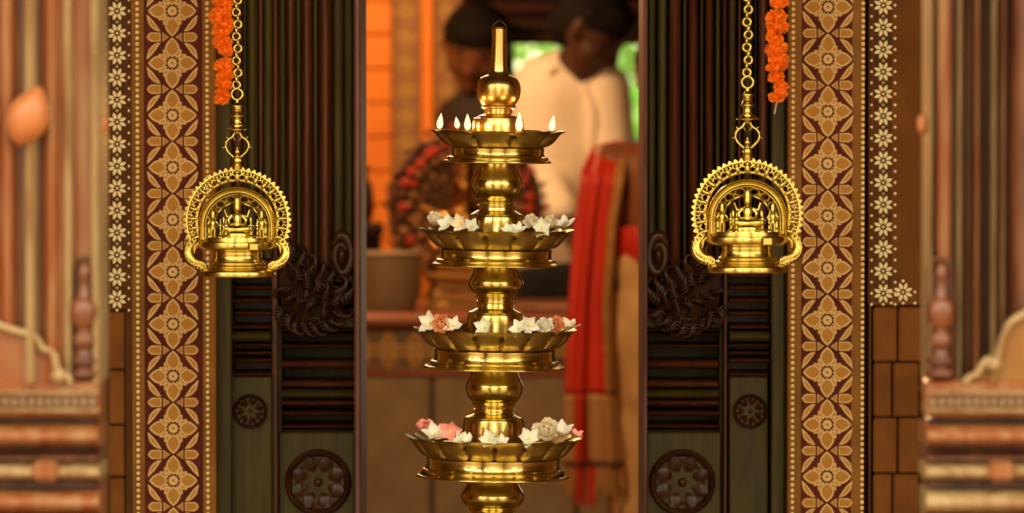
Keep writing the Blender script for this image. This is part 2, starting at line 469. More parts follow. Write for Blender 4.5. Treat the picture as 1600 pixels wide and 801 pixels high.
# --- walls: plaster above, blocks below, painted bands
def wall_side(side):
    f = (lambda x: x) if side < 0 else mx
    par = wl if side < 0 else wr
    nm = 'left' if side < 0 else 'right'
    def rect(mb, x0, x1, y0, y1, Y, d, c=0.0):
        a, b = sorted((f(x0), f(x1)))
        return pbox(mb, a, b, y0, y1, Y, d, c)
    # plaster face above the blocks
    ye = 484 if side < 0 else 477
    o = rect(MB(), -160, 207, -1200, ye, YW, 0.06, .003).build('plaster', M['wall'], par)
    # dark strip under the white flowers, next to the border
    o = rect(MB(), 197 if side > 0 else 199, 208, -1200, 1400, YW - .002, 0.05).build('dark_strip', M['dark_ground'], par)
    # blocks
    rows = [ye + 2, 501, 578, 664, 746, 829, 912, 995] if side < 0 else [ye + 2, 489, 566, 652, 740, 826, 910, 993]
    if side < 0: rows = [ye + 2] + rows[2:]
    else: rows = [ye + 2] + rows[2:]
    for i in range(len(rows) - 1):
        off = 0 if i % 2 else 1
        edges = [197, 168 - 6 * off, 122 + 10 * off, 74 - 8 * off, 26 + 8 * off, -22]
        if side > 0:
            edges = [200, 168 - 8 * off, 126 - 8 * off, 78, 30, -20]
        for k in range(len(edges) - 1):
            y0, y1 = rows[i] + .9, rows[i + 1] - .9
            j = random.uniform(0, .010) + (0.008 if k % 2 else 0)
            rect(MB(), edges[k + 1] + .9, edges[k] - .9, y0, y1, YW + .006 - j, 0.08, .004).build('brick', M['brick'], par)
    rect(MB(), -160, 199, ye, 1400, YW + .016, 0.05).build('mortar', M['wall'], par)
    # --- painted border band (setting trim)
    tr = empty('trim_%d' % (1 if side < 0 else 2), (W(f(270), 400, YW).x, YW, 0),
               'painted maroon border of ochre four-petal flowers on the %s of the doorway' % nm, None, None, 'structure')
    adopt(rect(MB(), 208, 334, -1200, 1400, YW - .006, .05, .002).build('border_board', M['border']), tr)
    adopt(rect(MB(), 228.5, 312.5, -1200, 1400, YW - .0085, .01, .001).build('maroon_ground', M['maroon']), tr)
    cx = W(f(270.5), 400, YW).x
    s = S(YW)
    y0 = 180 if side < 0 else 174
    per = 81.4
    for xb, nb in ((215.5, 'a'), (324.5, 'b')):
        mb = MB()
        yy = -40
        while yy < 860:
            p = W(f(xb), yy, YW)
            mb.sphere((0, 0, p.z), 3.2 * s, 7, 4, (1, .55, 1))
            yy += 9.05
        o = adopt(mb.build('bead_row', M['bead'], smooth=60), tr)
        p = W(f(xb), 400, YW)
        o.location = (p.x, YW - .007, 0)
        o['kind'] = 'stuff'
    for k in range(-3, 9):
        zc = W(f(270.5), y0 + k * per, YW).z
        place_flower(tr, cx, YW - .0085, zc, s)
        place_motif(tr, cx, YW - .0085, W(f(270.5), y0 + (k + .5) * per, YW).z, s)
    # --- column of white painted flowers
    tw = empty('trim_%d' % (3 if side < 0 else 4), (W(f(183), 300, YW).x, YW, 0),
               'column of small white eight-petal painted flowers on brown plaster, %s' % nm, None, None, 'structure')
    gx = (163, 199) if side < 0 else (166, 199)
    adopt(rect(MB(), gx[0], gx[1], -1200, ye - 6, YW - .001, .004).build('painted_ground', M['dark_ground']), tw)
    ylast = 467 if side < 0 else 458
    spots = [(183, ylast - 34.6 * k) for k in range(0, 16)]
    if side > 0: spots.append((mx(1411), 456))
    dots = MB()
    for (fx, fy) in spots:
        p = W(f(fx), fy, YW)
        o = adopt(link('painted_flower', WHITE_FLOWER), tw)
        o.location = (p.x, YW - .0015, p.z)
        o.scale = (s, 1, s)
        for dx, dy in ((0, 17.3), (0, -17.3), (18.5, 0), (-18.5, 0), (18.5, 17.3), (-18.5, 17.3)):
            q = W(f(fx) + dx, fy + dy, YW)
            dots.sphere((q.x, YW - .0015, q.z), 2.6 * s, 6, 4, (1, .4, 1))
    o = adopt(dots.build('painted_dots', M['white_paint'], smooth=60), tw)
    o['kind'] = 'stuff'

# unit-pixel reliefs (X, Z in pixels, Y in metres), shared by all copies
def leaf_outline(l, w, tip=1.0, n=14):
    """closed outline of a petal that starts at the origin and points along +X"""
    pts = []
    for k in range(n):
        t = k / (n - 1)
        pts.append((l * t, w * .5 * math.sin(PI * min(1, t ** tip)) ** .8))
    return pts + [(x, -z) for x, z in pts[-2:0:-1]]
def relief(poly, thick, line):
    """a raised fill and a rounded raised outline"""
    mb = MB()
    n = len(poly)
    mb.cur = 0
    mb.add([(p[0], -thick, p[1]) for p in poly] + [(p[0], 0.001, p[1]) for p in poly],
           [list(range(n))] + [(i, n + i, n + (i + 1) % n, (i + 1) % n) for i in range(n)])
    mb.cur = 1
    cx = sum(p[0] for p in poly) / n; cz = sum(p[1] for p in poly) / n
    vs, fs = [], []
    for i in range(n):
        a, b = Vector(poly[i - 1]), Vector(poly[(i + 1) % n])
        t = (b - a).normalized(); nn = Vector((-t.y, t.x))
        p = Vector(poly[i])
        if (Vector((cx, cz)) - p).dot(nn) < 0: nn = -nn
        q = p + nn * line
        m_ = p + nn * line * .5
        vs += [(p.x, 0, p.y), (p.x, -thick * 1.2, p.y), (m_.x, -thick * 1.9, m_.y), (q.x, -thick * 1.2, q.y), (q.x, -thick * .5, q.y)]
    for i in range(n):
        j = (i + 1) % n
        for k in range(4):
            fs.append((i * 5 + k, j * 5 + k, j * 5 + k + 1, i * 5 + k + 1))
    mb.add(vs, fs)
    return mb
def rmesh(name, poly, line=3.0, thick=.0012):
    me = relief(poly, thick, line).build(name, [M['ochre'], M['cream_line']], link_it=False)
    fix_normals(me)
    return me
PETAL_V = rmesh('petal', [(9 + x, z) for x, z in leaf_outline(31, 23, .85)])
PETAL_H = rmesh('petal', [(9 + x, z) for x, z in leaf_outline(29, 23, .85)])
SMALL = rmesh('small_petal', [(9 + x, z) for x, z in leaf_outline(17, 8, 1.1, 10)], 2.6)
SIDE = rmesh('side_petal', [(-18, -7), (-18, 7), (-33, 7.5), (-37, 5), (-40, 0), (-37, -5), (-33, -7.5)], 2.6)
TRI = rmesh('triangle', [(-15.5, -7.5), (-15.5, 7.5), (-5, 0)], 2.6)
LEAF = rmesh('leaf', [(-18, 9), (-22, 15), (-30, 26), (-39, 35), (-39.5, 30), (-37, 20), (-31, 13), (-24, 9)], 2.9)
def ring_mesh():
    mb = MB()
    mb.cur = 1
    mb.lathe([(2.4, 0), (2.4, .0022), (4.8, .003), (7.4, .0022), (7.4, -.001)], 20)
    mb.cur = 0
    mb.lathe([(2.4, .0005), (1.2, .0014), (0.01, .0016)], 12, close=False)
    mb.v = [(v[0], -v[2], v[1]) for v in mb.v]
    me = mb.build('flower_centre', [M['ochre'], M['cream_line']], link_it=False, smooth=50)
    fix_normals(me)
    return me
RING = ring_mesh()
def white_flower_mesh():
    mb = MB()
    for k in range(8):
        a = PI / 8 + k * PI / 4
        po = leaf_outline(11.5, 5.6, .9, 8)
        mb.add([((4 + x) * math.cos(a) - z * math.sin(a), -.0012 if i else -.0016, (4 + x) * math.sin(a) + z * math.cos(a)) for i, (x, z) in enumerate(po)],
               [list(range(len(po)))])
    mb.lathe([(2.2, 0), (2.0, .001), (.01, .0014)], 8, close=False)
    n = 8 * 14
    mb.v = mb.v[:-24] + [(v[0], -v[2], v[1]) for v in mb.v[-24:]]
    return mb.build('painted_flower', M['white_paint'], link_it=False)
WHITE_FLOWER = white_flower_mesh()
def place_flower(par, x, y, z, s, k=1.0):
    c = adopt(link('flower', RING), par)
    c.location = (x, y, z)
    c.scale = (s * k, 1, s * k)
    for i in range(4):
        link('petal', PETAL_V if i % 2 else PETAL_H, c, (0, 0, 0), (0, -i * PI / 2, 0))
        for d in (-.21, .21):
            link('small_petal', SMALL, c, (0, .0004, 0), (0, -(i + .5) * PI / 2 + d, 0))
    return c
def place_motif(par, x, y, z, s):
    for sgn in (1, -1):
        c = adopt(link('leaf_motif', SIDE), par)
        c.location = (x, y, z)
        c.scale = (s * sgn, 1, s)
        link('triangle', TRI, c)
        link('leaf', LEAF, c)
        link('leaf', LEAF, c, scale=(1, 1, -1))
for sd in (-1, 1):
    wall_side(sd)

# ------------------------------------------------------------------ carved pilasters of the doorway
def rosette(cx, cy, r, Y, par, petals):
    s = S(Y)
    p = W(cx, cy, Y)
    root = adopt(MB().lathe([(r * s * .80, -.002), (r * s * .86, .010), (r * s * .93, .012), (r * s, .006), (r * s * 1.01, -.004)], 40, close=False).build('rosette', M['carved'], smooth=60), par)
    root.rotation_euler = (PI / 2, 0, 0)
    root.location = (p.x, Y, p.z)
    # recessed bowl, petals and the knob in its middle
    link('bowl', MB().lathe([(.001, -.014), (r * s * .4, -.013), (r * s * .7, -.006), (r * s * .86, .006)], 32, close=False).build('bowl', M['carved'], smooth=60, link_it=False), root)
    mb = MB()
    for k in range(9):
        t = k / 8
        for u in (-1, 0, 1):
            w = r * s * .29 * math.sin(PI * (.12 + .80 * t)) 
            rr = r * s * (.20 + .62 * t)
            mb.v.append((rr, w * u, -.010 + .013 * t * t + (.010 if u == 0 else 0) * math.sin(PI * t) + .004))
    for k in range(8):
        for u in range(2):
            a = k * 3 + u
            mb.f.append((a, a + 3, a + 4, a + 1)); mb.m.append(0)
    me = mb.build('petal', M['carved'], link_it=False, smooth=70)
    for k in range(petals):
        link('petal', me, root, (0, 0, 0), (0, 0, 2 * PI * (k + .5) / petals))
    link('knob', MB().sphere((0, 0, -.002), r * s * .15, 12, 8).build('knob', M['carved'], link_it=False, smooth=80), root)
    return root

FL = [  # pixel strips of the left upright mouldings: x0, x1, proud, material
    (360, 379, .014, 'door_brown'), (380, 385, .006, 'olive'), (386, 402, .024, 'olive'), (403, 411, .008, 'door_brown'), (412, 425, .016, 'olive'), (426, 434, .010, 'door_brown')]
FLW2 = [(436, 446, .006, 'olive'), (447, 462, .022, 'door_brown'), (463, 470, .008, 'olive'), (471, 488, .026, 'door_brown'), (489, 497, .010, 'olive'),
        (498, 519, .030, 'door_brown'), (520, 537, .012, 'olive'), (538, 554, .018, 'olive')]
NB = [(404, 424, .012, 'door_brown'), (427, 434, .010, 'door_brown'), (446, 452, .020, 'door_brown'), (466, 472, .016, 'door_brown'), (486, 492, .014, 'door_brown'),
      (507, 514, .024, 'door_brown'), (516, 534, .034, 'olive'), (536, 541, .012, 'door_brown'), (549, 553, .010, 'door_brown'), (559, 566, .026, 'door_brown'), (581, 587, .024, 'door_brown')]
WB = [(512, 517, .016, 'olive'), (520, 524, .018, 'door_brown'), (537, 543, .028, 'door_brown'), (562, 575, .026, 'door_brown'), (593, 606, .020, 'door_brown'),
      (607, 622, .040, 'olive'), (623, 634, .022, 'door_brown'), (641, 648, .032, 'door_brown'), (662, 668, .026, 'door_brown'), (670, 674, .014, 'olive')]

def curl_mesh(seed):
    """a carved acanthus leaf that curls over at its tip"""
    rnd = random.Random(seed)
    path, rad = [], []
    n = 11
    x = z = 0.0
    a = .2
    for k in range(n):
        t = k / (n - 1)
        path.append((x, -.010 * math.sin(PI * t) - .004, z))
        rad.append(.0085 * (1 - .55 * t) * (.55 + .45 * math.sin(PI * min(1, t * 1.6 + .1))))
        a += .16 + .95 * t * t + rnd.uniform(-.05, .05)
        st = .0068 * (1 - .45 * t)
        x += st * math.cos(a); z += st * math.sin(a)
    mb = MB()
    mb.tube(path, rad, 7, 1.0)
    for k in range(2, 6):
        p = path[k]
        mb.tube([p, (p[0] - .004, p[1] - .004, p[2] - .009), (p[0] + .003, p[1] - .002, p[2] - .016)], [.0035, .003, .001], 6)
    return mb.build('leaf', M['carved'], link_it=False, smooth=70)
CURLS = [curl_mesh(k) for k in range(4)]

def pilasters(side):
    f = (lambda x: x) if side < 0 else mx
    nm = 'left' if side < 0 else 'right'
    def rect(mb, x0, x1, y0, y1, Y, d, c=0.0):
        a, b = sorted((f(x0), f(x1)))
        return pbox(mb, a, b, y0, y1, Y, d, c)
    def bars(par, lst, xa, xb, Y):
        for (y0, y1, pr, m) in lst:
            a, b = sorted((f(xa), f(xb)))
            adopt(hbar(a, b, y0, y1, Y, pr).build('moulding_bar', M[m], smooth=50), par)
    def flutes(par, lst, y1, Y):
        for (x0, x1, pr, m) in lst:
            a, b = sorted((f(x0), f(x1)))
            yb = y1(x0) if callable(y1) else y1
            adopt(vbar(a, b, -640, yb, Y, pr).build('flute', M[m], smooth=50), par)
    # flat olive plank beside the painted border
    o = rect(MB(), 334, 359.5, -640, 1460, 9.425, .2, .003).build('jamb_plank', M['olive'])
    tag(o, 'flat olive-painted jamb plank beside the %s painted border' % nm, 'plank')
    # narrow pilaster
    Yn = 9.47
    n = empty('narrow_pilaster', (W(f(392), 400, Yn).x, Yn, 0), 'narrow carved dark pilaster with a small rosette, %s of the doorway' % nm, 'pilaster', 'carved pilasters')
    adopt(rect(MB(), 359.5, 434.5, -640, 1460, Yn + .098, .026).build('core', M['door_brown']), n)
    flutes(n, FL, 403, Yn)
    bars(n, NB, 362, 424, Yn)
    adopt(rect(MB(), 426, 434, 400, 1460, Yn - .006, .11, .002).build('side_strip', M['door_brown']), n)
    adopt(rect(MB(), 362, 425, 588, 1460, Yn - .018, .12, .003).build('dado', M['olive']), n)
    rosette(f(391), 642, 27, Yn - .018, n, 7)
    # wide pilaster
    Yd = 9.50
    w = empty('wide_pilaster', (W(f(495), 400, Yd).x, Yd, 0), 'wide carved dark pilaster with a leaf bracket and big rosette, %s of the doorway' % nm, 'pilaster', 'carved pilasters')
    adopt(rect(MB(), 430, 554, -640, 1460, Yd + .098, .06).build('core', M['olive']), w)
    flutes(w, FLW2, lambda x: 505 if x < 500 else 440, Yd)
    bars(w, WB, 441, 554, Yd)
    adopt(rect(MB(), 434, 440.5, 480, 1460, Yd - .012, .11, .002).build('side_strip', M['olive']), w)
    adopt(rect(MB(), 436, 554, 494, 512, Yd - .024, .12, .003).build('ledge', M['olive']), w)
    bars(w, [(452, 460, .02, 'door_brown'), (466, 473, .02, 'door_brown'), (480, 490, .024, 'door_brown')], 520, 554, Yd)
    adopt(rect(MB(), 436, 554, 675, 1460, Yd - .022, .12, .003).build('dado', M['olive']), w)
    rosette(f(497), 753, 52, Yd - .022, w, 8)
    # scroll
    s = S(Yd)
    c = W(f(535), 398, Yd)
    sg = 1 if side < 0 else -1
    path, rad = [], []
    for k in range(48):
        t = k / 47
        a = -.9 + t * (2 * PI * 1.6)
        r = (5 + 16 * min(1, t * 1.45) ** .9) * s
        lo_ = max(0, -math.sin(a)) * max(0, t - .45) * 14 * s
        path.append((c.x + sg * r * math.cos(a) * .72, Yd - .020 + .010 * t, c.z + r * math.sin(a) * 1.45 - lo_))
        rad.append((3.5 + 6.5 * min(1, t * 1.6)) * s * (1 if t < .9 else 1 - (t - .9) * 7))
    mb = MB().tube(path, rad, 9)
    sc_ = adopt(mb.build('scroll', M['carved'], smooth=70), w)
    q = MB().lathe([(.001, .034), (8 * s, .031), (11 * s, .022), (22 * s, .012), (30 * s, .004), (31 * s, -.004)], 28).build('scroll_eye', M['carved'], smooth=60)
    q.rotation_euler = (PI / 2, 0, 0); q.location = (c.x, Yd, c.z); adopt(q, w)
    q.scale = (.75, 1.3, 1)
    # leaf bracket
    rnd = random.Random(5 + side)
    c = W(f(490), 455, Yd - .03)
    base = MB()
    def poly(pts):
        l = [W(f(x), y, Yd) for x, y in pts]
        l = [(p.x, p.z) for p in l]
        return l if side > 0 else l[::-1]
    po = poly([(436, 402), (448, 398), (470, 404), (500, 424), (528, 448), (538, 470), (530, 494), (505, 508), (470, 504), (446, 484), (436, 455)])
    bo = base.prism(po, Yd - .022, Yd + .098).build('leaf_bracket', M['carved_ground'])
    fix_normals(bo.data)
    adopt(bo, w)
    spots = []
    for i in range(7):
        t = i / 6
        spots.append((446 + 84 * t, 408 + 56 * t ** 1.1, .2 - .5 * t, 1.15))
    for i in range(6):
        t = i / 5
        spots.append((452 + 62 * t, 432 + 40 * t, 1.0 - t, 1.0))
    for i in range(8):
        t = i / 7
        spots.append((448 + 80 * t, 478 + 20 * math.sin(PI * t), 3.6 + 1.3 * t, 1.0))
    for i in range(5):
        t = i / 4
        spots.append((456 + 60 * t, 458 + 16 * t, 2.2 + t, .9))
    for i, (x, y, a, k) in enumerate(spots):
        p = W(f(x), y, Yd)
        o = adopt(link('leaf', CURLS[i % 4]), w)
        o.location = (p.x, Yd - .022 - rnd.uniform(0, .016), p.z)
        o.rotation_euler = (rnd.uniform(-.3, .3), -a * sg, rnd.uniform(-.3, .3))
        o.scale = (sg * k, 1.2, k)
    # inner edge of the doorway
    o = rect(MB(), 554.5 - (4 if side > 0 else 0), 563 - (4 if side > 0 else 0), -640, 1460, 9.435, .36, .004).build('doorway_edge', M['door_edge'])
    tag(o, 'purple-brown squared edge post lining the %s of the doorway' % nm, 'door post')
for sd in (-1, 1):
    pilasters(sd)

# ------------------------------------------------------------------ the standing tiered brass lamp
YL = 8.90
SL = S(YL)
LEAN = 11.0 / 755.0
def axis_x(py): return 780.5 - (py - 35) * LEAN
PF = 400.5 + FPX * math.tan(math.atan(1.62 / YL) - PITCH)       # pixel row of the floor at the lamp
LROOT = Vector((W(axis_x(PF), 400, YL).x, YL, 0))
def lz(py): return W(780, py, YL).z
LROT = Matrix.Rotation(LEAN, 4, 'Y')
def LP(dx, dy, py):
    """a point of the lamp: dx, dy in pixels off its axis, at pixel row py"""
    return LROOT + LROT @ Vector((dx * SL, dy * SL, lz(py)))

lamp = empty('standing_oil_lamp', LROOT, 'tall tiered brass oil lamp with lotus dishes standing in the doorway', 'oil lamp', rot=(0, LEAN, 0))
def lpart(name, segs, m=None, seg=56):
    """turned part: groups of (radius, row) in pixels, each group a smooth curve"""
    prof = []
    for g in segs:
        c = spline(g, 5) if len(g) > 2 else g
        for r, py in c:
            prof.append((max(r, .05) * SL, lz(py)))
    o = MB().lathe(prof[::-1], seg).build(name, m or M['brass'], lamp, smooth=38)
    return o

M['brass_spire'] = mat('flame_glow_tinted_brass', (0.82, 0.62, 0.22), 0.20, 1.0, (0.70, 0.48, 0.14), 22, (1, 1, .4), rvar=0.10)  # warmer tint puts the orange glow of the flames into the colour
# top spire
lpart('finial_tip', [[(.1, 30), (4, 33.5), (8.5, 37.5), (12.5, 42.5)], [(12.5, 43), (11.6, 45)]], M['dark_tip'])
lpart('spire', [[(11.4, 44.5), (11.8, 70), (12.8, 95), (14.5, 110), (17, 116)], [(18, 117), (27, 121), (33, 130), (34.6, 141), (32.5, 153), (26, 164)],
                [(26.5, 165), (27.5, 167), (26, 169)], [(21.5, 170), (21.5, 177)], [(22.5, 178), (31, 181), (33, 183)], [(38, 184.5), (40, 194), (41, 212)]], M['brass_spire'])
def stem(y0, r0, yb, rb, yn, rn, yf, rd, ye):
    """one length of the shaft: bulb, ringed neck, flange and drum"""
    lpart('shaft', [[(r0, y0), (r0 + 1.5, y0 + (yb - y0) * .35), (rb, yb), (rb - 4, yb + (yn - yb) * .6), (rn + 3, yn - 1)],
                    [(rn + 4, yn - .5), (rn + 5, yn + 1), (rn + 3.5, yn + 2.5)], [(rn, yn + 3.5), (rn - .5, yn + 8)], [(rn + 3, yn + 9), (rn + 3.5, yn + 11), (rn, yn + 12.5)],
                    [(rn + 1, yf - 6), (rn + 4, yf - 4.5)], [(rd - 4, yf - 1), (rd - 1, yf + .5), (rd - 1.5, yf + 2)], [(rd, yf + 3.5), (rd + 1.5, (yf + ye) / 2), (rd + 3, ye + 12)]])
def dish(yr, R, yb, rb, nl, rot, fl):
    """lotus dish: lobed petals, inner floor with oil"""
    n = nl * 12
    vs, fs = [], []
    rows = 9
    def ring(rr, row):
        for k in range(n):
            a = rot + 2 * PI * k / n
            u = ((k % 12) / 12.0) * 2 - 1
            r, py = rr(abs(u), k)
            vs.append((r * SL * math.cos(a), r * SL * math.sin(a), lz(py)))
    for i in range(rows):                                    # outside, from the foot of the dish to the lip
        t = i / (rows - 1)
        e = rb + (R - rb) * (.72 * t ** .5 + .28 * t ** 6)
        def rr(u, k, t=t, e=e):
            g = max(0, (u - .76) / .24) ** 1.5
            lip = (1 - .030 * u * u * t ** 3)
            bulge = 4.5 * (1 - u * u) * math.sin(PI * min(1, t * .8 + .08))
            return (e * lip - 3 + bulge - g * 6.0 * math.sin(PI * min(1, t * .75 + .12)), yb + (yr - yb) * t + (3.0 * u ** 4 - 1.2) * t ** 3)
        ring(rr, i)
    for t, dr, dy in ((1, 3.0, 1.2), (.72, 5.0, 0), (.60, 8, 0)):          # inside wall
        e = rb + (R - rb) * (.72 * t ** .5 + .28 * t ** 6)
        def rr(u, k, t=t, e=e, dr=dr, dy=dy):
            g = max(0, (u - .76) / .24) ** 1.5
            return (e * (1 - .03 * u * u * t ** 3) - dr - g * 2.5, yb + (yr - yb) * t + (3.0 * u ** 4 - 1.2) * t ** 3 + dy)
        ring(rr, 0)
    ring(lambda u, k: (12, yr + (yb - yr) * .45), 0)
    tot = rows + 4
    for i in range(tot - 1):
        for k in range(n):
            k2 = (k + 1) % n
            fs.append((i * n + k, i * n + k2, (i + 1) * n + k2, (i + 1) * n + k))
    fs.append([k for k in range(n)][::-1])
    d = MB().add(vs, fs).build('lotus_dish', M['brass_dish'], lamp, smooth=32)
    o = MB().lathe([(8 * SL, lz(yr + (yb - yr) * .42)), ((rb + (R - rb) * .5) * SL, lz(yr + (yb - yr) * .42))], 48, close=False).build('oil', M['oil'], d)
    # ring foot below it
    y0, y1, y2, r0, r2 = fl
    lpart('ring_foot', [[(r0 - 3, yb - .5), (r0, y0)], [(r0, y0 + .6), (r0 - .8, (y0 + y1) / 2), (r0 + 1, y1 - 2), (r0 + 5, y1)],
                        [(r0 + 6, y1 + .4), (r0 + 7, y1 + 2), (r0 + 6.5, y1 + 3)], [(r2 - 4, y2 - 4.5), (r2 - 1, y2 - 3.5), (r2, y2 - 1.8), (r2 - 1, y2 - .3), (r2 - 5, y2)],
                        [(r0 - 6, y2 - .2), (20, y2 - 6)]], M['brass'], 72)
TIERS = [  # rim row, rim radius, bottom row, bottom radius, lobes, turn, (foot top, waist, foot bottom, radii)
    (204.5, 109, 230, 72, 9, -.60, (231, 245, 254, 73, 84)),
    (358.5, 125, 389, 84, 14, .05, (390, 405, 415, 87, 101)),
    (513.5, 131, 545, 92, 16, .10, (546, 563, 575, 95, 111)),
    (682.5, 142, 715, 101, 16, .02, (714, 732, 745, 105, 120)),
    (862, 154, 898, 112, 18, .10, (899, 918, 932, 116, 132)),
]
for t in TIERS: dish(*t)
stem(254, 32, 287, 41.5, 311, 28, 334, 42, 362)
stem(414, 34, 441, 43, 461, 28, 487, 43, 517)
stem(574, 36, 603, 45, 630, 30, 651, 47, 686)
stem(744, 38, 773, 49.5, 795, 33, 826, 53, 866)
stem(931, 40, 962, 54, 985, 36, 1016, 58, 1052)
lpart('foot', [[(60, 1050), (62, 1075)], [(50, 1080), (46, 1140), (52, 1230), (48, 1290)], [(60, 1296), (62, 1306), (56, 1312)], [(70, 1330), (120, 1390), (170, 1440), (186, 1480)],
               [(196, 1486), (200, 1500), (200, 1530)], [(214, 1536), (218, PF - 8), (214, PF)], [(10, PF)]])

# --- burning wicks on the uppermost dish
def flame(dx, dy, py, h, label, seed):
    rnd = random.Random(seed)
    root = empty('burning_wick', LP(dx, dy, py), label, 'flame', 'flames on the top dish')
    s = SL
    mb = MB().tube([(0, 0, -4 * s), (rnd.uniform(-1, 1) * s, 0, 0), (rnd.uniform(-1.5, 1.5) * s, 0, 3.4 * s)], [1.6 * s, 1.4 * s, .8 * s], 7)
    mb.build('wick', M['wick'], root, smooth=60)
    prof = spline([(.4, 0), (3.6, .10), (5.0, .26), (4.6, .46), (3.0, .70), (1.4, .88), (.1, 1.0)], 4)
    mb = MB().lathe([(r * s * (h / 26) ** .5, 1.5 * s + z * h * s) for r, z in prof], 14)
    b = rnd.uniform(-.10, .16)
    mb.v = [(v[0] + b * v[2] * (v[2] / (h * s)), v[1], v[2]) for v in mb.v]
    mb.build('flame', M['flame'], root, smooth=80)
    l = bpy.data.lights.new('flame_light', 'POINT')
    l.energy = 2.2; l.color = (1, .42, .10); l.shadow_soft_size = .006
    link('flame_light', l, root, (0, 0, h * s * .5))
flame(-91, -14, 204, 25, 'leftmost flame, alone at the left lip of the top dish', 1)
flame(-64, 34, 203, 18, 'small low flame, second from left behind the dish rim', 2)
flame(-47, -62, 205, 26, 'third flame from left, just left of the spire', 3)
flame(33, -76, 205, 30, 'tallest flame, just right of the lamp spire', 4)
flame(84, -10, 205, 25, 'rightmost flame, alone near the right lip', 5)
flame(36, 66, 203, 18, 'faint flame behind the spire base, beside the tallest flame', 6)
flame(-30, 70, 203, 14, 'hidden little flame behind the spire base on its left', 7)

# --- offering flowers
def petal_mesh(name, l, w, curl, m, cup=.2):
    mb = MB()
    nu, nv = 6, 4
    for i in range(nu + 1):
        t = i / nu
        ww = w * .5 * (math.sin(PI * (t * .86 + .07)) ** .75)
        for j in range(nv + 1):
            u = j / nv * 2 - 1
            mb.v.append((l * (t - .12 * u * u * t), ww * u, curl * l * t * t + cup * w * u * u * (1 - .5 * t)))
    for i in range(nu):
        for j in range(nv):
            a = i * (nv + 1) + j
            mb.f.append((a, a + nv + 1, a + nv + 2, a + 1)); mb.m.append(0)
    me = mb.build(name, m, link_it=False, smooth=80)
    return me
PETALS = {}
for k, m in FLW.items():
    PETALS[k] = (petal_mesh('petal', .0155, .0105, .25, m), petal_mesh('petal', .0115, .0125, .75, m, .5))
CORE = MB().sphere((0, 0, .001), .0022, 8, 5).build('core', M['core'], link_it=False, smooth=80)
def blossom(tier, dx, py, col, label, size=1.0, form='open', tilt=0.5, az=None, back=0, npet=5, kind='flower', rad=.86):
    """dx: pixels off the lamp axis; py: pixel row of its middle"""
    t = TIERS[tier]
    R = t[1] * rad
    dy = -math.sqrt(max(0, R * R - dx * dx)) if not back else back
    if abs(dx) > R: dy = -8.0
    rnd = random.Random(int(dx * 7 + py))
    root = empty('offering_flower', LP(dx, dy, py), label, kind, 'offering flowers on the tiers')
    az = rnd.uniform(0, 6.28) if az is None else az
    # face the viewer a little, then spin
    e = Matrix.Rotation(tilt + .15, 4, 'X') @ Matrix.Rotation(rnd.uniform(-.5, .5), 4, 'Y') @ Matrix.Rotation(az, 4, 'Z')
    root.rotation_euler = e.to_euler()
    root.scale = (size * 1.4,) * 3
    if form == 'open':
        for k in range(npet):
            link('petal', PETALS[col][0], root, (0, 0, 0), (rnd.uniform(-.25, .25), rnd.uniform(-.65, -.10), 2 * PI * k / npet + rnd.uniform(-.12, .12)))
        link('core', CORE, root)
    else:
        for lay, (cnt, el, sc_) in enumerate(((6, .05, 1.1), (5, -.4, .95), (4, -.8, .75))):
            for k in range(cnt):
                link('petal', PETALS[col][1], root, (0, 0, .0015 * lay), (rnd.uniform(-.2, .2), el + rnd.uniform(-.1, .1), 2 * PI * (k + .5 * lay) / cnt), sc_)
    return root
# second tier
blossom(1, -98, 349, 'cream', 'round cream blossom at the left end of the second tier', .95, 'full', .5)
blossom(1, -74, 351, 'greenish', 'pale green-white flower second from left on the second tier', 1.0, 'open', .9)
blossom(1, -55, 348, 'cream', 'cream peach-tinted flower on the second tier, left of the shaft', 1.0, 'open', 1.1, rad=.8)
blossom(1, -38, 353, 'greenish', 'small greenish-white flower touching the left of the second-tier drum', .85, 'open', .9, rad=.7)
blossom(1, 19, 358, 'greenish', 'little pale flower in front of the second-tier drum', .75, 'open', .7)
blossom(1, 35, 357, 'white', 'white star flower at the right front of the second-tier drum', .8, 'open', .6)
blossom(1, 56, 346, 'cream', 'cream bud standing up right of the second-tier drum', .8, 'full', .8, rad=.75)
blossom(1, 70, 353, 'greenish', 'pale green folded flower in the right cluster of the second tier', 1.0, 'open', 1.2)
blossom(1, 86, 350, 'cream', 'cream blossom in the middle of the second-tier right cluster', .9, 'full', .5)
blossom(1, 106, 353, 'white', 'large white flower lying at the right lip of the second tier', 1.15, 'open', .3)
# third tier
blossom(2, -100, 505, 'white', 'white pointed flower at the left end of the third tier', 1.15, 'open', 1.0)
blossom(2, -78, 504, 'peach', 'orange-peach blossom in the left cluster of the third tier', 1.05, 'full', 1.1)
blossom(2, -64, 506, 'white', 'small white flower right of the left orange blossom, third tier', .9, 'open', .9)
blossom(2, -15, 507, 'greenish', 'pale greenish star flower at the front of the third tier', 1.0, 'open', 1.05)
blossom(2, 38, 508, 'greenish', 'greenish flower at the right of the third-tier drum', .9, 'open', .9)
blossom(2, 51, 503, 'white', 'upright cream-white flower between drum and right cluster, third tier', 1.0, 'open', 1.3, rad=.8)
blossom(2, 80, 508, 'white', 'white blossom at the left of the third-tier right cluster', .95, 'full', .8)
blossom(2, 96, 506, 'peach', 'orange-peach blossom in the right cluster of the third tier', .95, 'full', 1.0)
blossom(2, 116, 511, 'cream', 'flat cream flower lying over the right lip of the third tier', 1.05, 'open', .2)
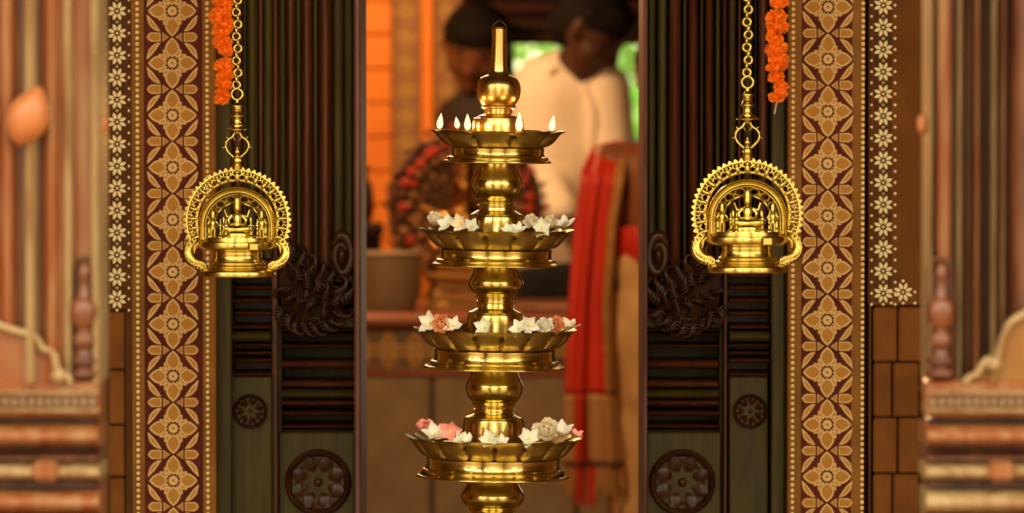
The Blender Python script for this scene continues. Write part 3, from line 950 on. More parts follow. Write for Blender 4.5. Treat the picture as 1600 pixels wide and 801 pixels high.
# fourth tier
blossom(3, -106, 671, 'pink', 'pale pink blossom at the left end of the fourth tier', .95, 'full', .7, rad=.8)
blossom(3, -90, 676, 'white', 'white flower with yellow heart on the left of the fourth tier', 1.2, 'open', .6)
blossom(3, -66, 668, 'pink', 'coral-pink open flower standing up on the fourth tier', 1.15, 'open', 1.25)
blossom(3, -50, 680, 'greenish', 'small white flower left of the fourth-tier drum', .8, 'open', .8)
blossom(3, -38, 681, 'white', 'tiny white flower beside the left front of the fourth-tier drum', .75, 'open', .7)
blossom(3, -6, 679, 'greenish', 'white star flower at the front middle of the fourth tier', .95, 'open', .9)
blossom(3, 12, 682, 'white', 'small white flower right of the fourth-tier front middle', .75, 'open', .6)
blossom(3, 55, 677, 'greenish', 'pale star flower right of the fourth-tier drum', 1.1, 'open', .9)
blossom(3, 84, 672, 'cream', 'large cream rose-like blossom on the right of the fourth tier', 1.4, 'full', .8)
blossom(3, 107, 674, 'white', 'big white-petalled flower near the right lip of the fourth tier', 1.3, 'open', .5)
blossom(3, 128, 680, 'pink', 'pink petalled flower peeking over the right lip, fourth tier', .8, 'open', .3)

# ------------------------------------------------------------------ hanging shrine lamps
YH = 8.92
SH = S(YH)
HB = M['brass_hang']
CX, CB = 371.0, 432.0                         # axis and base row of the left one
hroot = empty('hanging_shrine_lamp', (0, 0, 0), 'ornate brass shrine lamp on a chain, left of the doorway', 'hanging lamp', 'hanging shrine lamps')
def hp(x, y, d=0.0):
    """local point: pixel x, y of the left lamp and depth d in pixels towards the viewer"""
    return ((x - CX) * SH, -d * SH, (CB - y) * SH)
def hl(name, segs, par=None, seg=40, sy=1.0, m=None):
    prof = []
    for g in segs:
        c = spline(g, 5) if len(g) > 2 else g
        prof += [(max(r, .05) * SH, (CB - y) * SH) for r, y in c]
    return MB().lathe(prof[::-1], seg, (0, 0, 0), 1, sy).build(name, m or HB, par or hroot, smooth=38)
hl('pedestal', [[(37, 389), (38.5, 395), (38, 401), (41, 408)], [(43, 409), (44, 411), (43, 412.5)], [(46, 414), (48, 416), (46, 418)], [(58, 422), (59.5, 425), (59.5, 430), (58, 432)]], sy=.8)
tr_ = hl('tray', [[(8, 370), (52, 370)], [(53, 372), (53, 376)], [(60, 377), (61, 379), (61, 384), (59, 388), (52, 391)], [(36, 391.5), (8, 391.5)]], sy=.8)
MB().box(hp(391, 390, 47), hp(407, 377, 52), .002).build('spout_block', HB, tr_)
MB().lathe([(55 * SH, (CB - 372) * SH), (.001, (CB - 372) * SH)], 32, sy=.8, close=False).build('oil', M['oil'], tr_)
# outer arch: toothed openwork band
ACX, ACY = 371.0, 345.0
def arc(r, a0, a1, n, cx=ACX, cy=ACY, d=0):
    return [hp(cx + r * math.sin(a0 + (a1 - a0) * k / n), cy - r * math.cos(a0 + (a1 - a0) * k / n), d) for k in range(n + 1)]
A0 = math.radians(120)
band = hl('collar', [[(5, 242), (6, 244), (5, 247)], [(7, 248), (7.5, 252), (6, 256)], [(9, 258), (8, 264)]], seg=16)
mb = MB()
mb.tube(arc(79, -A0, A0, 60), 2.6 * SH, 7)
mb.tube(arc(63.5, -A0 * .95, A0 * .95, 56), 2.3 * SH, 7)
arch = mb.build('outer_arch', HB, hroot, smooth=60)
tooth = MB().prism([(-4.2 * SH, 0), (4.2 * SH, 0), (2.4 * SH, 3.2 * SH), (0, 5.6 * SH), (-2.4 * SH, 3.2 * SH)], -2.2 * SH, 2.2 * SH).build('tooth', HB, link_it=False)
nt_ = 39
for k in range(nt_):
    a = -A0 + 2 * A0 * k / (nt_ - 1)
    link('tooth', tooth, arch, hp(ACX + 79.5 * math.sin(a), ACY - 79.5 * math.cos(a)), (0, a, 0))
mb = MB()
mb.sphere((0, 0, 3.6 * SH), 2.7 * SH, 8, 6)
mb.tube([(0, 0, 2 * SH), (0, -1.2 * SH, -2 * SH), (0, 0, -7 * SH)], [2.6 * SH, 3.4 * SH, 2.0 * SH], 8)
mb.tube([(-1 * SH, 0, -1 * SH), (-5.6 * SH, -1 * SH, 1.4 * SH), (-4 * SH, 0, 5.6 * SH)], [1.4 * SH, 1.3 * SH, 1.2 * SH], 6)
mb.tube([(1 * SH, 0, -1 * SH), (5.6 * SH, -1 * SH, 1.4 * SH), (4 * SH, 0, 5.6 * SH)], [1.4 * SH, 1.3 * SH, 1.2 * SH], 6)
mb.tube([(-1 * SH, 0, -4 * SH), (-5.2 * SH, 0, -6.6 * SH)], 1.4 * SH, 6)
mb.tube([(1 * SH, 0, -4 * SH), (5.2 * SH, 0, -6.6 * SH)], 1.4 * SH, 6)
orn = mb.build('openwork_figure', HB, link_it=False, smooth=70)
no = 19
for k in range(no):
    a = -A0 * .93 + 2 * A0 * .93 * k / (no - 1)
    o = link('openwork_figure', orn, arch, hp(ACX + 71 * math.sin(a), ACY - 71 * math.cos(a), 1), (0, a, 0), (1.25, 1.3, 1.1))
    if k == no // 2: o.scale = (1.5, 1.5, 1.35)
# inner moulded arch over the shrine opening
ICY = 353.0
def arch_path(r, n=30, yb=384, d=0):
    p = [hp(ACX - r, yb, d)]
    p += [hp(ACX + r * math.sin(a), ICY - r * math.cos(a), d) for a in [(-PI / 2 + PI * k / n) for k in range(n + 1)]]
    return p + [hp(ACX + r, yb, d)]
mb = MB()
mb.tube(arch_path(58, yb=386), 3.6 * SH, 8, 1.6, up=(0, 1, 0))
mb.tube(arch_path(53.5, d=4, yb=374), 1.9 * SH, 7)
mb.tube(arch_path(50, d=-2, yb=374), 1.6 * SH, 7)
ia = mb.build('inner_arch', HB, hroot, smooth=60)
# tracery inside
mb = MB()
for a in (-62, -38, -14, 14, 38, 62):
    a = math.radians(a)
    mb.torus(hp(ACX + 43 * math.sin(a), ICY - 43 * math.cos(a), -4), 7.4 * SH, 2.3 * SH, 'Y', 14, 6, (1, .8))
mb.tube(arch_path(36.5, d=-4, yb=372), 1.8 * SH, 7)
for sx in (-1, 1):
    for k in range(3):
        mb.torus(hp(ACX + sx * 43, 350 + k * 9, -4), 4.6 * SH, 1.5 * SH, 'Y', 10, 6)
mb.build('tracery', HB, hroot, smooth=60)
# shrine figures
def figure(x, yb, h, name, seated=False, d=6):
    mb = MB()
    k = h / 40.0
    y = lambda v: yb - v * k
    if seated:
        mb.lathe([(13 * k * SH, 0), (14 * k * SH, 3 * k * SH), (11 * k * SH, 6 * k * SH)], 14, hp(x, y(0), d), 1, .7)
        mb.tube([hp(x - 11 * k, y(8), d + 3), hp(x, y(7), d + 6), hp(x + 11 * k, y(8), d + 3)], [3.4 * k * SH, 4.2 * k * SH, 3.4 * k * SH], 8)
        b = 9
    else:
        for sx in (-1, 1):
            mb.tube([hp(x + sx * 2.6 * k, y(0), d), hp(x + sx * 2.8 * k, y(8), d + .6), hp(x + sx * 2.4 * k, y(15), d)], [2.0 * k * SH, 2.3 * k * SH, 3.0 * k * SH], 7)
        b = 13
    mb.tube([hp(x, y(b), d), hp(x, y(b + 5), d + .5), hp(x, y(b + 12), d), hp(x, y(b + 14.5), d)], [4.6 * k * SH, 3.7 * k * SH, 5.2 * k * SH, 2.0 * k * SH], 9)
    mb.sphere(hp(x, y(b + 18), d), 3.5 * k * SH, 10, 7, (1, 1, 1.15))
    mb.lathe([(3.8 * k * SH, 0), (3.4 * k * SH, 2 * k * SH), (3.6 * k * SH, 5 * k * SH), (2 * k * SH, 9 * k * SH), (.2 * k * SH, 13 * k * SH)], 10, hp(x, y(b + 19.5), d))
    for sx in (-1, 1):
        mb.tube([hp(x + sx * 4.8 * k, y(b + 11.5), d), hp(x + sx * 8.5 * k, y(b + 7), d + 1), hp(x + sx * 7.0 * k, y(b + 2.5), d + 4), hp(x + sx * 3.5 * k, y(b + 3.5), d + 6)], [2.0 * k * SH, 1.7 * k * SH, 1.4 * k * SH, 1.2 * k * SH], 7)
        if seated:
            mb.tube([hp(x + sx * 4.8 * k, y(b + 11.5), d - 1), hp(x + sx * 10 * k, y(b + 10), d - 1), hp(x + sx * 12 * k, y(b + 17), d)], [1.9 * k * SH, 1.6 * k * SH, 1.3 * k * SH], 7)
    return mb.build(name, HB, hroot, smooth=70)
figure(371, 370, 66, 'seated_figure', True)
figure(350, 370, 30, 'attendant_figure', False, 0)
figure(392, 370, 30, 'attendant_figure', False, 0)
figure(333, 370, 40, 'attendant_figure', False, 2)
figure(409, 370, 40, 'attendant_figure', False, 2)
def mini(x, name='mini_lamp'):
    k = SH
    o = MB().lathe([(5 * k, 0), (4.6 * k, 2 * k), (1.6 * k, 4 * k), (1.5 * k, 9 * k), (2.6 * k, 10 * k), (1.3 * k, 11.5 * k), (1.3 * k, 16 * k), (4 * k, 18 * k), (3.6 * k, 19.5 * k), (1 * k, 20.5 * k), (.8 * k, 26 * k), (.1 * k, 29 * k)], 12, hp(x, 370, 16)).build(name, HB, hroot, smooth=45)
mini(354); mini(393); mini(345.5); mini(403)
for x in (327, 415):
    MB().lathe([(4 * SH, 0), (3.4 * SH, 3 * SH), (2.4 * SH, 4 * SH), (2.2 * SH, 22 * SH), (3.4 * SH, 24 * SH), (3.4 * SH, 27 * SH), (5 * SH, 29 * SH)], 10, hp(x, 370, -1)).build('post', HB, hroot, smooth=45)
# curved beasts on the flanks
for sx in (-1, 1):
    pts = spline([(ACX + sx * 69, 376, 0), (ACX + sx * 75, 386, 1), (ACX + sx * 76, 397, 2), (ACX + sx * 71, 406, 2), (ACX + sx * 62, 411, 1), (ACX + sx * 54, 413, 0), (ACX + sx * 48.5, 420, 0)], 4)
    n = len(pts)
    mb = MB().tube([hp(*p) for p in pts], [(3.6 + 5.6 * math.sin(PI * (i / (n - 1)) ** .8)) * SH for i in range(n)], 8)
    b = mb.build('flank_beast', HB, hroot, smooth=60)
    mb = MB()
    for i in range(1, n - 2, 2):
        q_ = pts[i]
        mb.torus(hp(q_[0] + sx * 1.0, q_[1], q_[2] + 6.5), 4.0 * SH, 1.7 * SH, 'Y', 10, 5)
        mb.sphere(hp(q_[0] + sx * (8.5 - 9 * i / n), q_[1] + 2 + 7 * i / n, q_[2]), 3.2 * SH, 7, 5)
        p = pts[i]
        mb.sphere(hp(p[0] + sx * 2.5, p[1] + 1.5, p[2] + 5), 3.2 * SH, 7, 5)
        mb.sphere(hp(p[0] - sx * 2.5, p[1] - 1.0, p[2] + 5.5), 2.8 * SH, 7, 5)
    mb.build('scales', HB, b, smooth=70)
    mb = MB()
    mb.tube([hp(ACX + sx * 57, 376, 0), hp(ACX + sx * 66, 384, 0), hp(ACX + sx * 68, 396, 0)], [2 * SH, 3 * SH, 1.4 * SH], 7)
    mb.build('fin', HB, b, smooth=70)
# link frame between arch and chain
mb = MB()
for sx in (-1, 1):
    pts = spline([(CX + sx * 3, 205, 0), (CX + sx * 7, 213, 0), (CX + sx * 15, 219, 0), (CX + sx * 18, 228, 0), (CX + sx * 15, 236, 0), (CX + sx * 8, 243, 0), (CX + sx * 3, 247, 0)], 4)
    mb.tube([hp(*p) for p in pts], 2.1 * SH, 8)
    for x, y, ex, ey in ((13, 217, 17, 213), (18, 229, 23, 231), (15, 222, 20, 221), (6, 214, 3, 220)):
        mb.tube([hp(CX + sx * x, y, 0), hp(CX + sx * ex, ey, 0)], [1.6 * SH, .5 * SH], 6)
mb.build('link_frame', HB, hroot, smooth=60)
hl('frame_bud', [[(.3, 228), (2, 231), (1.6, 234)], [(4, 235), (4.4, 238), (3, 241), (2.5, 245)]], seg=14)
hl('hanger', [[(3, 156), (3.6, 160), (6, 164)], [(9, 165), (9, 167), (6, 168)], [(6, 170), (8, 172), (6, 175)], [(7, 177), (10.4, 181), (7, 185)], [(6.4, 187), (7, 191), (6.4, 194)], [(9, 195.5), (9, 197)], [(10, 199), (17, 201.5), (17, 203)], [(6, 204), (4, 209)]], seg=24)
mb = MB().torus(hp(CX, 147), 8.6 * SH, 2.2 * SH, 'Y', 22, 8)
mb.build('ring', HB, hroot, smooth=60)
mb = MB()
mb.torus((0, 0, 0), 5.9 * SH, 2.3 * SH, 'Y', 16, 7)
mb.torus((0, 0, 9.5 * SH), 3.8 * SH, 1.7 * SH, 'X', 12, 6, (.8, 1.25))
chain = mb.build('chain_link', HB, link_it=False, smooth=60)
ky = 132.5
k = 0
while ky > -40:
    link('chain_link', chain, hroot, hp(CX + (1.2 if k % 2 else -1.0), ky), (0, 0, .25 if k % 2 else -.2))
    ky -= 18.9
    k += 1
ZTOP = 4.0
zb = W(CX, CB, YH).z
MB().tube([hp(CX, -38), (0, 0, ZTOP - zb - .01)], 2.2 * SH, 8).build('hanging_rod', HB, hroot)
MB().lathe([(.03, 0), (.028, .012), (.008, .02)], 16, (0, 0, ZTOP - zb - .02)).build('ceiling_plate', HB, hroot)
h2 = copy_tree(hroot)
hroot.location = W(CX, CB, YH)
YR = YH / 1.042
h2.location = W(1167.5, 425.5, YR)
h2['label'] = 'ornate brass shrine lamp on a chain, right of the doorway'
for ch in list(h2.children):
    if ch.name.startswith(('hanging_rod', 'ceiling_plate')):
        pass

# ------------------------------------------------------------------ marigold garlands
def marigold_mesh(seed):
    rnd = random.Random(seed)
    mb = MB()
    for k in range(76):
        z = 1 - 2 * (k + .5) / 76
        a = k * 2.39996 + rnd.uniform(-.2, .2)
        r = math.sqrt(max(0, 1 - z * z))
        d = Vector((r * math.cos(a), r * math.sin(a), z * .62))
        t1 = d.orthogonal().normalized()
        t1 = Quaternion(d.normalized(), rnd.uniform(0, 6.28)) @ t1
        t2 = d.cross(t1).normalized()
        R0 = rnd.uniform(.86, 1.08)
        w = .20
        b = d * .55
        c = d * R0
        mb.add([b - t1 * w * .6, b + t1 * w * .6, c + t1 * w * 1.2 + t2 * .08, c + d * .10 - t2 * .05, c - t1 * w * 1.2 + t2 * .08], [(0, 1, 2, 3, 4)])
    mb.sphere((0, 0, 0), .72, 10, 6, (1, 1, .62))
    return mb.build('marigold', M['marigold'], link_it=False)
MG = [marigold_mesh(k) for k in range(3)]
def garland(cx, lst, tail, nm, label):
    Yg = 9.30
    s = S(Yg)
    top = W(cx, -640, Yg)
    root = empty(nm, W(cx, lst[-1][1], Yg), label, 'garland', 'marigold garlands')
    pts = [W(x, y, Yg) for x, y, r in lst]
    mb = MB().tube([(pts[0].x, Yg, 2.44)] + pts + [W(*tail[0], Yg), W(*tail[1], Yg)], 1.3 * s, 6)
    adopt(mb.build('string', M['stem']), root)
    rnd = random.Random(int(cx))
    for i, (x, y, r) in enumerate(lst):
        o = adopt(link('marigold', MG[i % 3]), root)
        o.location = W(x, y, Yg)
        o.scale = (r * s,) * 3
        o.rotation_euler = (rnd.uniform(-.4, .4), rnd.uniform(-.4, .4), rnd.uniform(0, 6))
garland(349, [(349, -34, 17), (347, -16, 18), (350, 3, 17), (345, 21, 20), (349, 36, 17), (347, 48, 16), (347, 66, 16), (353, 80, 12), (350, 102, 16), (352, 117, 14), (350, 131, 15), (349, 146, 13), (346, 155, 12)],
        [(350, 160), (351, 163)], 'marigold_garland', 'strand of separated orange marigolds beside the left lamp chain')
garland(1215, [(1214, -36, 18), (1216, -16, 17), (1217, 4, 15), (1213, 26, 17), (1215, 42, 18), (1211, 60, 15), (1213, 77, 18), (1216, 92, 17), (1214, 104, 17), (1213, 120, 13), (1221, 134, 12), (1213, 152, 13), (1218, 147, 12)],
        [(1213, 162), (1210, 178)], 'marigold_garland', 'full strand of orange marigolds ending in a string, right of the doorway')

# ------------------------------------------------------------------ carved pillars in front
def fg_pillar(side):
    YP = 6.70
    s = S(YP)
    edge = 153 if side < 0 else 1449               # front corner next to the painted wall
    def f(d): return edge + (-d if side < 0 else d)    # d: pixels outwards from that corner
    nm = 'left' if side < 0 else 'right'
    root = empty('carved_pillar', (W(f(110), 400, YP).x, YP, 0), 'weathered carved red-wood pillar close to the camera at the %s edge' % nm, 'pillar', 'carved pillars near the camera')
    def rect(name, d0, d1, y0, y1, Y, dep, m, c=.003):
        a, b = sorted((f(d0), f(d1)))
        return adopt(pbox(MB(), a, b, y0, y1, Y, dep, c).build(name, M[m]), root)
    def vb(name, d0, d1, y0, y1, Y, pr, m):
        a, b = sorted((f(d0), f(d1)))
        return adopt(vbar(a, b, y0, y1, Y, pr).build(name, M[m], smooth=50), root)
    def hb(name, d0, d1, y0, y1, Y, pr, m, concave=False):
        a, b = sorted((f(d0), f(d1)))
        return adopt(hbar(a, b, y0, y1, Y, pr, concave=concave).build(name, M[m], smooth=50), root)
    D = 330
    rect('core', 0, D, -1680, 1800, YP + .035, .11, 'pillar_dark')
    # upright mouldings
    if side < 0:
        strips = [(0, 10, .030, 'pillar_pale'), (11, 42, .004, 'pillar'), (43, 52, .024, 'pillar_pale'), (53, 64, .014, 'pillar'), (65, 84, .028, 'pillar'), (85, 97, .012, 'pillar_dark'),
                  (98, 113, .040, 'pillar_pale'), (114, 131, .010, 'pillar_dark'), (132, 153, .022, 'pillar'), (154, 190, .03, 'pillar'), (191, 230, .02, 'pillar'), (231, 330, .03, 'pillar')]
    else:
        strips = [(0, 12, .030, 'pillar_pale'), (13, 44, .004, 'pillar'), (45, 58, .024, 'pillar_pale'), (59, 70, .014, 'pillar'), (71, 86, .026, 'pillar'), (87, 96, .014, 'pillar'),
                  (97, 111, .042, 'pillar_pale'), (112, 126, .012, 'pillar'), (127, 190, .016, 'pillar_dark'), (191, 230, .02, 'pillar'), (231, 330, .03, 'pillar')]
    for (d0, d1, pr, m) in strips:
        vb('flute', d0, d1, -1680, 596, YP, pr, m)
    # niche with a turned baluster
    bx = f(19)
    niche = W(bx, 500, YP)
    mb = MB()
    pts = [W(bx - 21, 590, YP), W(bx - 20, 470, YP)] + [W(bx + 20 * math.sin(a), 440 - 38 * math.cos(a) ** .8 if abs(a) < 1.57 else 440, YP) for a in [(-1.2 + 2.4 * k / 8) for k in range(9)]] + [W(bx + 20, 470, YP), W(bx + 21, 590, YP)]
    mb.tube([(p.x, YP - .012, p.z) for p in pts], 3.6 * s, 7)
    rect('niche_back', 0, 40, 425, 594, YP - .006, .02, 'pillar_dark')
    adopt(mb.build('niche_frame', M['pillar_dark'], smooth=60), root)
    prof = [(13, 588), (17, 586), (17, 578), (12, 574), (12, 570), (16, 566), (17, 559), (13, 553), (11, 545), (13, 541), (15, 533), (14, 522), (10, 517), (10, 512), (13, 509), (16, 500), (18, 486), (16, 472), (10, 462), (7, 452), (6, 440), (8, 430), (7.5, 420), (4, 412), (.1, 408)]
    prof = spline(prof, 3)
    mb = MB().lathe([(r * 1.2 * s, W(bx, y, YP).z) for r, y in prof], 24)
    o = adopt(mb.build('baluster', M['pillar_baluster'], smooth=60), root)
    o.location = (niche.x, YP - .022, 0)
    # scalloped pediment
    if side < 0:
        cur = [(40, 596), (44, 586), (54, 580), (62, 570), (64, 556), (72, 546), (84, 542), (90, 530), (100, 521), (120, 516), (153, 505), (200, 480), (260, 470), (330, 466)]
    else:
        cur = [(56, 596), (62, 588), (74, 582), (82, 570), (90, 560), (104, 556), (110, 540), (116, 520), (126, 502), (142, 492), (160, 482), (200, 470), (260, 462), (330, 460)]
    pts = [W(f(d), y, YP) for d, y in spline(cur, 4)]
    e0, e1 = W(f(330), 600, YP), W(f(cur[0][0]), 600, YP)
    poly = [(p.x, p.z) for p in pts] + [(e0.x, e0.z), (e1.x, e1.z)]
    o = MB().prism(poly, YP - .022, YP + .03).build('pediment', M['pillar_panel' if side < 0 else 'pillar_gold'])
    fix_normals(o.data)
    adopt(o, root)
    adopt(MB().tube([(p.x, YP - .030, p.z) for p in pts], 6.0 * s, 8).build('pediment_edge', M['pillar_pale'], smooth=60), root)
    kx, ky = (58, 584) if side < 0 else (100, 566)
    q = W(f(kx), ky, YP)
    adopt(MB().sphere((q.x, YP - .035, q.z), 12 * s, 16, 10).build('scroll_knob', M['pillar_pale'], smooth=80), root)
    # base mouldings
    rect('frieze', -3, D, 594, 652, YP - .026, .06, 'pillar', .004)
    for k in range(24):
        q = W(f(6 + k * 13.5), 627, YP)
        adopt(MB().sphere((0, 0, 0), 5.5 * s, 8, 6, (1, .7, 1.7)).build('frieze_bead', M['pillar_grey'], smooth=80), root).location = (q.x, YP - .030, q.z)
    hb('base_moulding', -1, D, 611, 617, YP - .030, .008, 'pillar_pale')
    hb('base_moulding', -1, D, 638, 644, YP - .030, .008, 'pillar_pale')
    rect('fillet', 2, D, 652, 664, YP + .012, .05, 'pillar_dark')
    hb('base_moulding', -3, D, 664, 696, YP - .020, .034, 'pillar')
    rect('fillet', 2, D, 696, 706, YP + .004, .05, 'pillar_dark')
    hb('base_moulding', -2, D, 706, 724, YP - .010, .016, 'pillar_dark')
    hb('base_moulding', -4, D, 725, 748, YP - .026, .030, 'pillar_pale')
    rect('fillet', 2, D, 748, 766, YP + .004, .05, 'pillar_dark')
    hb('base_moulding', -4, D, 766, 800, YP - .026, .034, 'pillar_pale' if side > 0 else 'pillar')
    hb('base_moulding', -4, D, 801, 850, YP - .026, .040, 'pillar')
    rect('plinth_block', -6, D, 850, 1990, YP - .05, .16, 'pillar', .006)
    b0 = 62 if side < 0 else 96
    rect('corner_block', b0, b0 + 42, 722, 752, YP - .062, .06, 'pillar', .006)
    # added orange knob standing in for a glint at the corner; carved leaf
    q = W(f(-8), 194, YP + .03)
    adopt(MB().sphere((q.x, YP + .03, q.z), 8 * s, 14, 10, (1, 1, 2.0)).build('corner_glint_knob', M['pillar_orange'], smooth=80), root)
    if side < 0:
        q = W(35, 186, YP - .04)
        mb = MB()
        po = leaf_outline(100 * s, 66 * s, .9, 16)
        n = len(po)
        rows = ((1.0, 0), (.9, -.010), (.6, -.020), (.2, -.024))
        for k_, d in rows:
            mb.v += [(50 * s + (x - 50 * s) * k_, d, z * k_) for x, z in po]
        for i in range(len(rows) - 1):
            for k in range(n):
                j = (k + 1) % n
                mb.f.append((i * n + k, i * n + j, (i + 1) * n + j, (i + 1) * n + k)); mb.m.append(0)
        mb.f.append([3 * n + k for k in range(n)]); mb.m.append(0)
        o = mb.build('carved_leaf', M['pillar_orange'], smooth=60)
        fix_normals(o.data)
        adopt(o, root)
        o.location = W(27, 228, YP - .04)
        o.rotation_euler = (0, -1.20, 0)
M['band_ground'] = mat('tan_band_ground', (0.40, 0.20, 0.07), 0.7, 0, (0.24, 0.10, 0.035), 60)
M['frieze'] = mat('painted_frieze_ground', (0.24, 0.14, 0.06), 0.7, 0, (0.12, 0.09, 0.04), 14)
M['plinth_dark'] = mat('dark_joint', (0.09, 0.055, 0.03), 0.8)
M['skin3'] = mat('warm_brown_skin', (0.15, 0.055, 0.02), 0.5, 0, (0.12, 0.042, 0.016), 12, spec=.3)
M['dark_hem'] = mat('dark_hem', (0.10, 0.04, 0.02), 0.7)
M['board_tan'] = mat('reddish_tan_board', (0.50, 0.22, 0.11), 0.5, 0, (0.40, 0.16, 0.08), 14)
M['pillar_baluster'] = mat('dark_polished_wood', (0.075, 0.018, 0.007), 0.2, 0, (0.16, 0.05, 0.018), 14, spec=0.6)
M['idol_dark'] = mat('dark_bronze_plate', (0.14, 0.06, 0.02), 0.5, 0.6, (0.07, 0.03, 0.012), 30)
M['pillar_panel'] = mat('red_wood_panel', (0.20, 0.056, 0.017), 0.45, 0, (0.25, 0.115, 0.052), 9, spec=.3)
M['pillar_gold'] = mat('worn_ochre_wood', (0.27, 0.15, 0.037), 0.45, 0, (0.21, 0.09, 0.022), 8, spec=.3)
M['pillar_grey'] = mat('worn_grey_wood', (0.26, 0.19, 0.12), 0.5, 0, (0.16, 0.08, 0.04), 30)
fg_pillar(-1)
fg_pillar(1)

# ------------------------------------------------------------------ inner room
YB = 15.6                                    # face of the room's back wall
sB = S(YB)
def brect(x0, x1, y0, y1, Y, d, c=0.0):
    return pbox(MB(), x0, x1, y0, y1, Y, d, c)
bw = brect(-1200, 616, -700, 1000, YB + .03, .3).build('wall_back', M['orange_groove'])
tag(bw, None, None, None, 'structure')
yy = -480
k = 0
while yy < 380:
    xs = [-900, -320, 240, 613]
    for i in range(3):
        brect(xs[i] + 1, xs[i + 1] - 1, yy + 1.1, yy + 52.2, YB, .05, .004).build('board', M['orange_wall'], bw)
    yy += 53.4
    k += 1
slab('wall_back_lower', W(-1200, 1000, YB + .1), W(616, 380, YB + .1) + Vector((0, .2, 0)), M['dark_wood'])
# painted pillar with two floral bands and an orange strip between them
pp = empty('painted_pillar', (W(666, 400, YB).x, YB, 0), 'painted pillar with floral bands and an orange strip inside the room', 'pillar')
adopt(brect(613, 722, -700, 1010, YB - .06, .4, .004).build('shaft', M['maroon']), pp)
adopt(brect(659, 677, -700, 1010, YB - .085, .05, .006).build('orange_strip', M['orange_wall']), pp)
for cx_ in (636, 700):
    adopt(brect(cx_ - 22, cx_ + 21, -700, 1010, YB - .066, .02, .002).build('band_ground', M['band_ground']) if 'band_ground' in M else
          brect(cx_ - 22, cx_ + 21, -700, 1010, YB - .066, .02, .002).build('band_ground', M['border']), pp)
    for k in range(-1, 9):
        p = W(cx_, 18 + 41 * k, YB)
        place_flower(pp, p.x, YB - .067, p.z, sB, .50)
# dark timber right of it, window beyond
slab('wall_back_middle', W(722, 1010, YB + .05), W(800, -700, YB + .05) + Vector((0, .2, 0)), M['dark_wood'])
slab('wall_back_sill', W(800, 1010, YB + .05), W(1500, 236, YB + .05) + Vector((0, .2, 0)), M['dark_wood'])
slab('wall_back_right', W(1240, 236, YB + .05), W(2400, -700, YB + .05) + Vector((0, .2, 0)), M['dark_wood'])
slab('lintel_block', W(722, 24, YB + .05), W(1300, -700, YB + .05) + Vector((0, .2, 0)), M['dark_wood'])
win = empty('window_1', W(1000, 225, YB), None, None, None, 'structure')
adopt(brect(800, 1240, 220, 238, YB - .02, .28, .006).build('window_sill', M['dark_wood']), win)
adopt(brect(791, 803, 60, 238, YB - .02, .28, .006).build('window_frame', M['dark_wood']), win)
adopt(brect(1232, 1244, 60, 238, YB - .02, .28, .006).build('window_frame', M['dark_wood']), win)
adopt(brect(1100, 1112, 60, 238, YB + .05, .05, .006).build('window_mullion', M['dark_wood']), win)
bm_ = empty('roof_beam', W(900, 68, YB - .1), 'dark boarded roof beam above the window', 'beam')
for i, (y0, y1, d) in enumerate(((46, 69, .10), (22, 45, .14), (-4, 21, .18), (-32, -5, .22), (-62, -33, .26))):
    adopt(brect(722, 1420, y0, y1, YB - d - .02, .3, .006).build('board', M['dark_beam']), bm_)

# raised platform
YPf = 14.0
pf = empty('stone_platform', (W(760, 500, YPf).x, YPf, 0), 'raised platform with red edge, painted frieze and grey-brown front', 'platform')
def prect(name, x0, x1, y0, y1, Y, d, m, c=.004):
    return adopt(pbox(MB(), x0, x1, y0, y1, Y, d, c).build(name, M[m]), pf)
x0p, x1p = -700, 1900
zt = W(700, 491, YPf - .03).z + .0005
prect('edge', x0p, x1p, 491, 512, YPf - .03, .9, 'plinth_edge', .012)
prect('frieze', x0p, x1p, 512, 582, YPf, .8, 'frieze')
prect('lower_ledge', x0p, x1p, 578, 588, YPf - .012, .8, 'plinth_edge', .004)
for k in range(9):
    xa = 675 + (k - 4) * 226
    prect('panel', xa + 4, xa + 222, 588, 1026, YPf - .002, .5, 'plinth', .004)
prect('backing', x0p, x1p, 588, 1026, YPf + .012, .5, 'plinth_dark')
for k in range(14):
    p = W(566 + k * 41, 547, YPf)
    place_flower(pf, p.x, YPf - .001, p.z, S(YPf), .72)

# --- idol under a flower halo, on a stepped pedestal
YI = 14.56
sI = S(YI)
ztop = zt
hc = W(727, 323, YI)
halo = empty('flower_halo', W(728, 490, YI), 'round halo of dark foliage and red flowers behind the standing lamp', 'garland')
halo.location.z = ztop
ring = MB()
for rr_, tr2 in ((112, 9), (98, 9), (84, 7)):
    ring.torus((hc.x, YI, hc.z), rr_ * sI, tr2 * sI, 'Y', 44, 8)
adopt(ring.build('halo_frame', M['halo'], smooth=70), halo)
fl_me = {}
for key in ('red_flower', 'tan_flower', 'halo'):
    mb = MB()
    rnd = random.Random(3)
    for k in range(14):
        a = k * 2.4
        mb.sphere((.6 * math.cos(a) * (k / 14) ** .5, -.35 + .25 * (k / 14), .6 * math.sin(a) * (k / 14) ** .5), .34, 6, 4)
    fl_me[key] = mb.build('halo_flower', M[key], link_it=False, smooth=80)
rnd = random.Random(11)
for ri, (rr_, n, sz) in enumerate(((116, 46, 7), (100, 34, 9.5), (84, 32, 7))):
    for k in range(n):
        a = 2 * PI * k / n + rnd.uniform(-.04, .04)
        key = ('halo', 'red_flower', 'tan_flower')[ri] if rnd.random() < .72 else rnd.choice(('halo', 'tan_flower', 'red_flower'))
        r = rr_ + rnd.uniform(-4, 4)
        if hc.z + r * sI * math.sin(a) < ztop + .02: continue
        o = adopt(link('halo_flower', fl_me[key]), halo)
        o.location = (hc.x + r * sI * math.cos(a), YI - .012, hc.z + r * sI * math.sin(a))
        o.scale = (sz * sI,) * 3
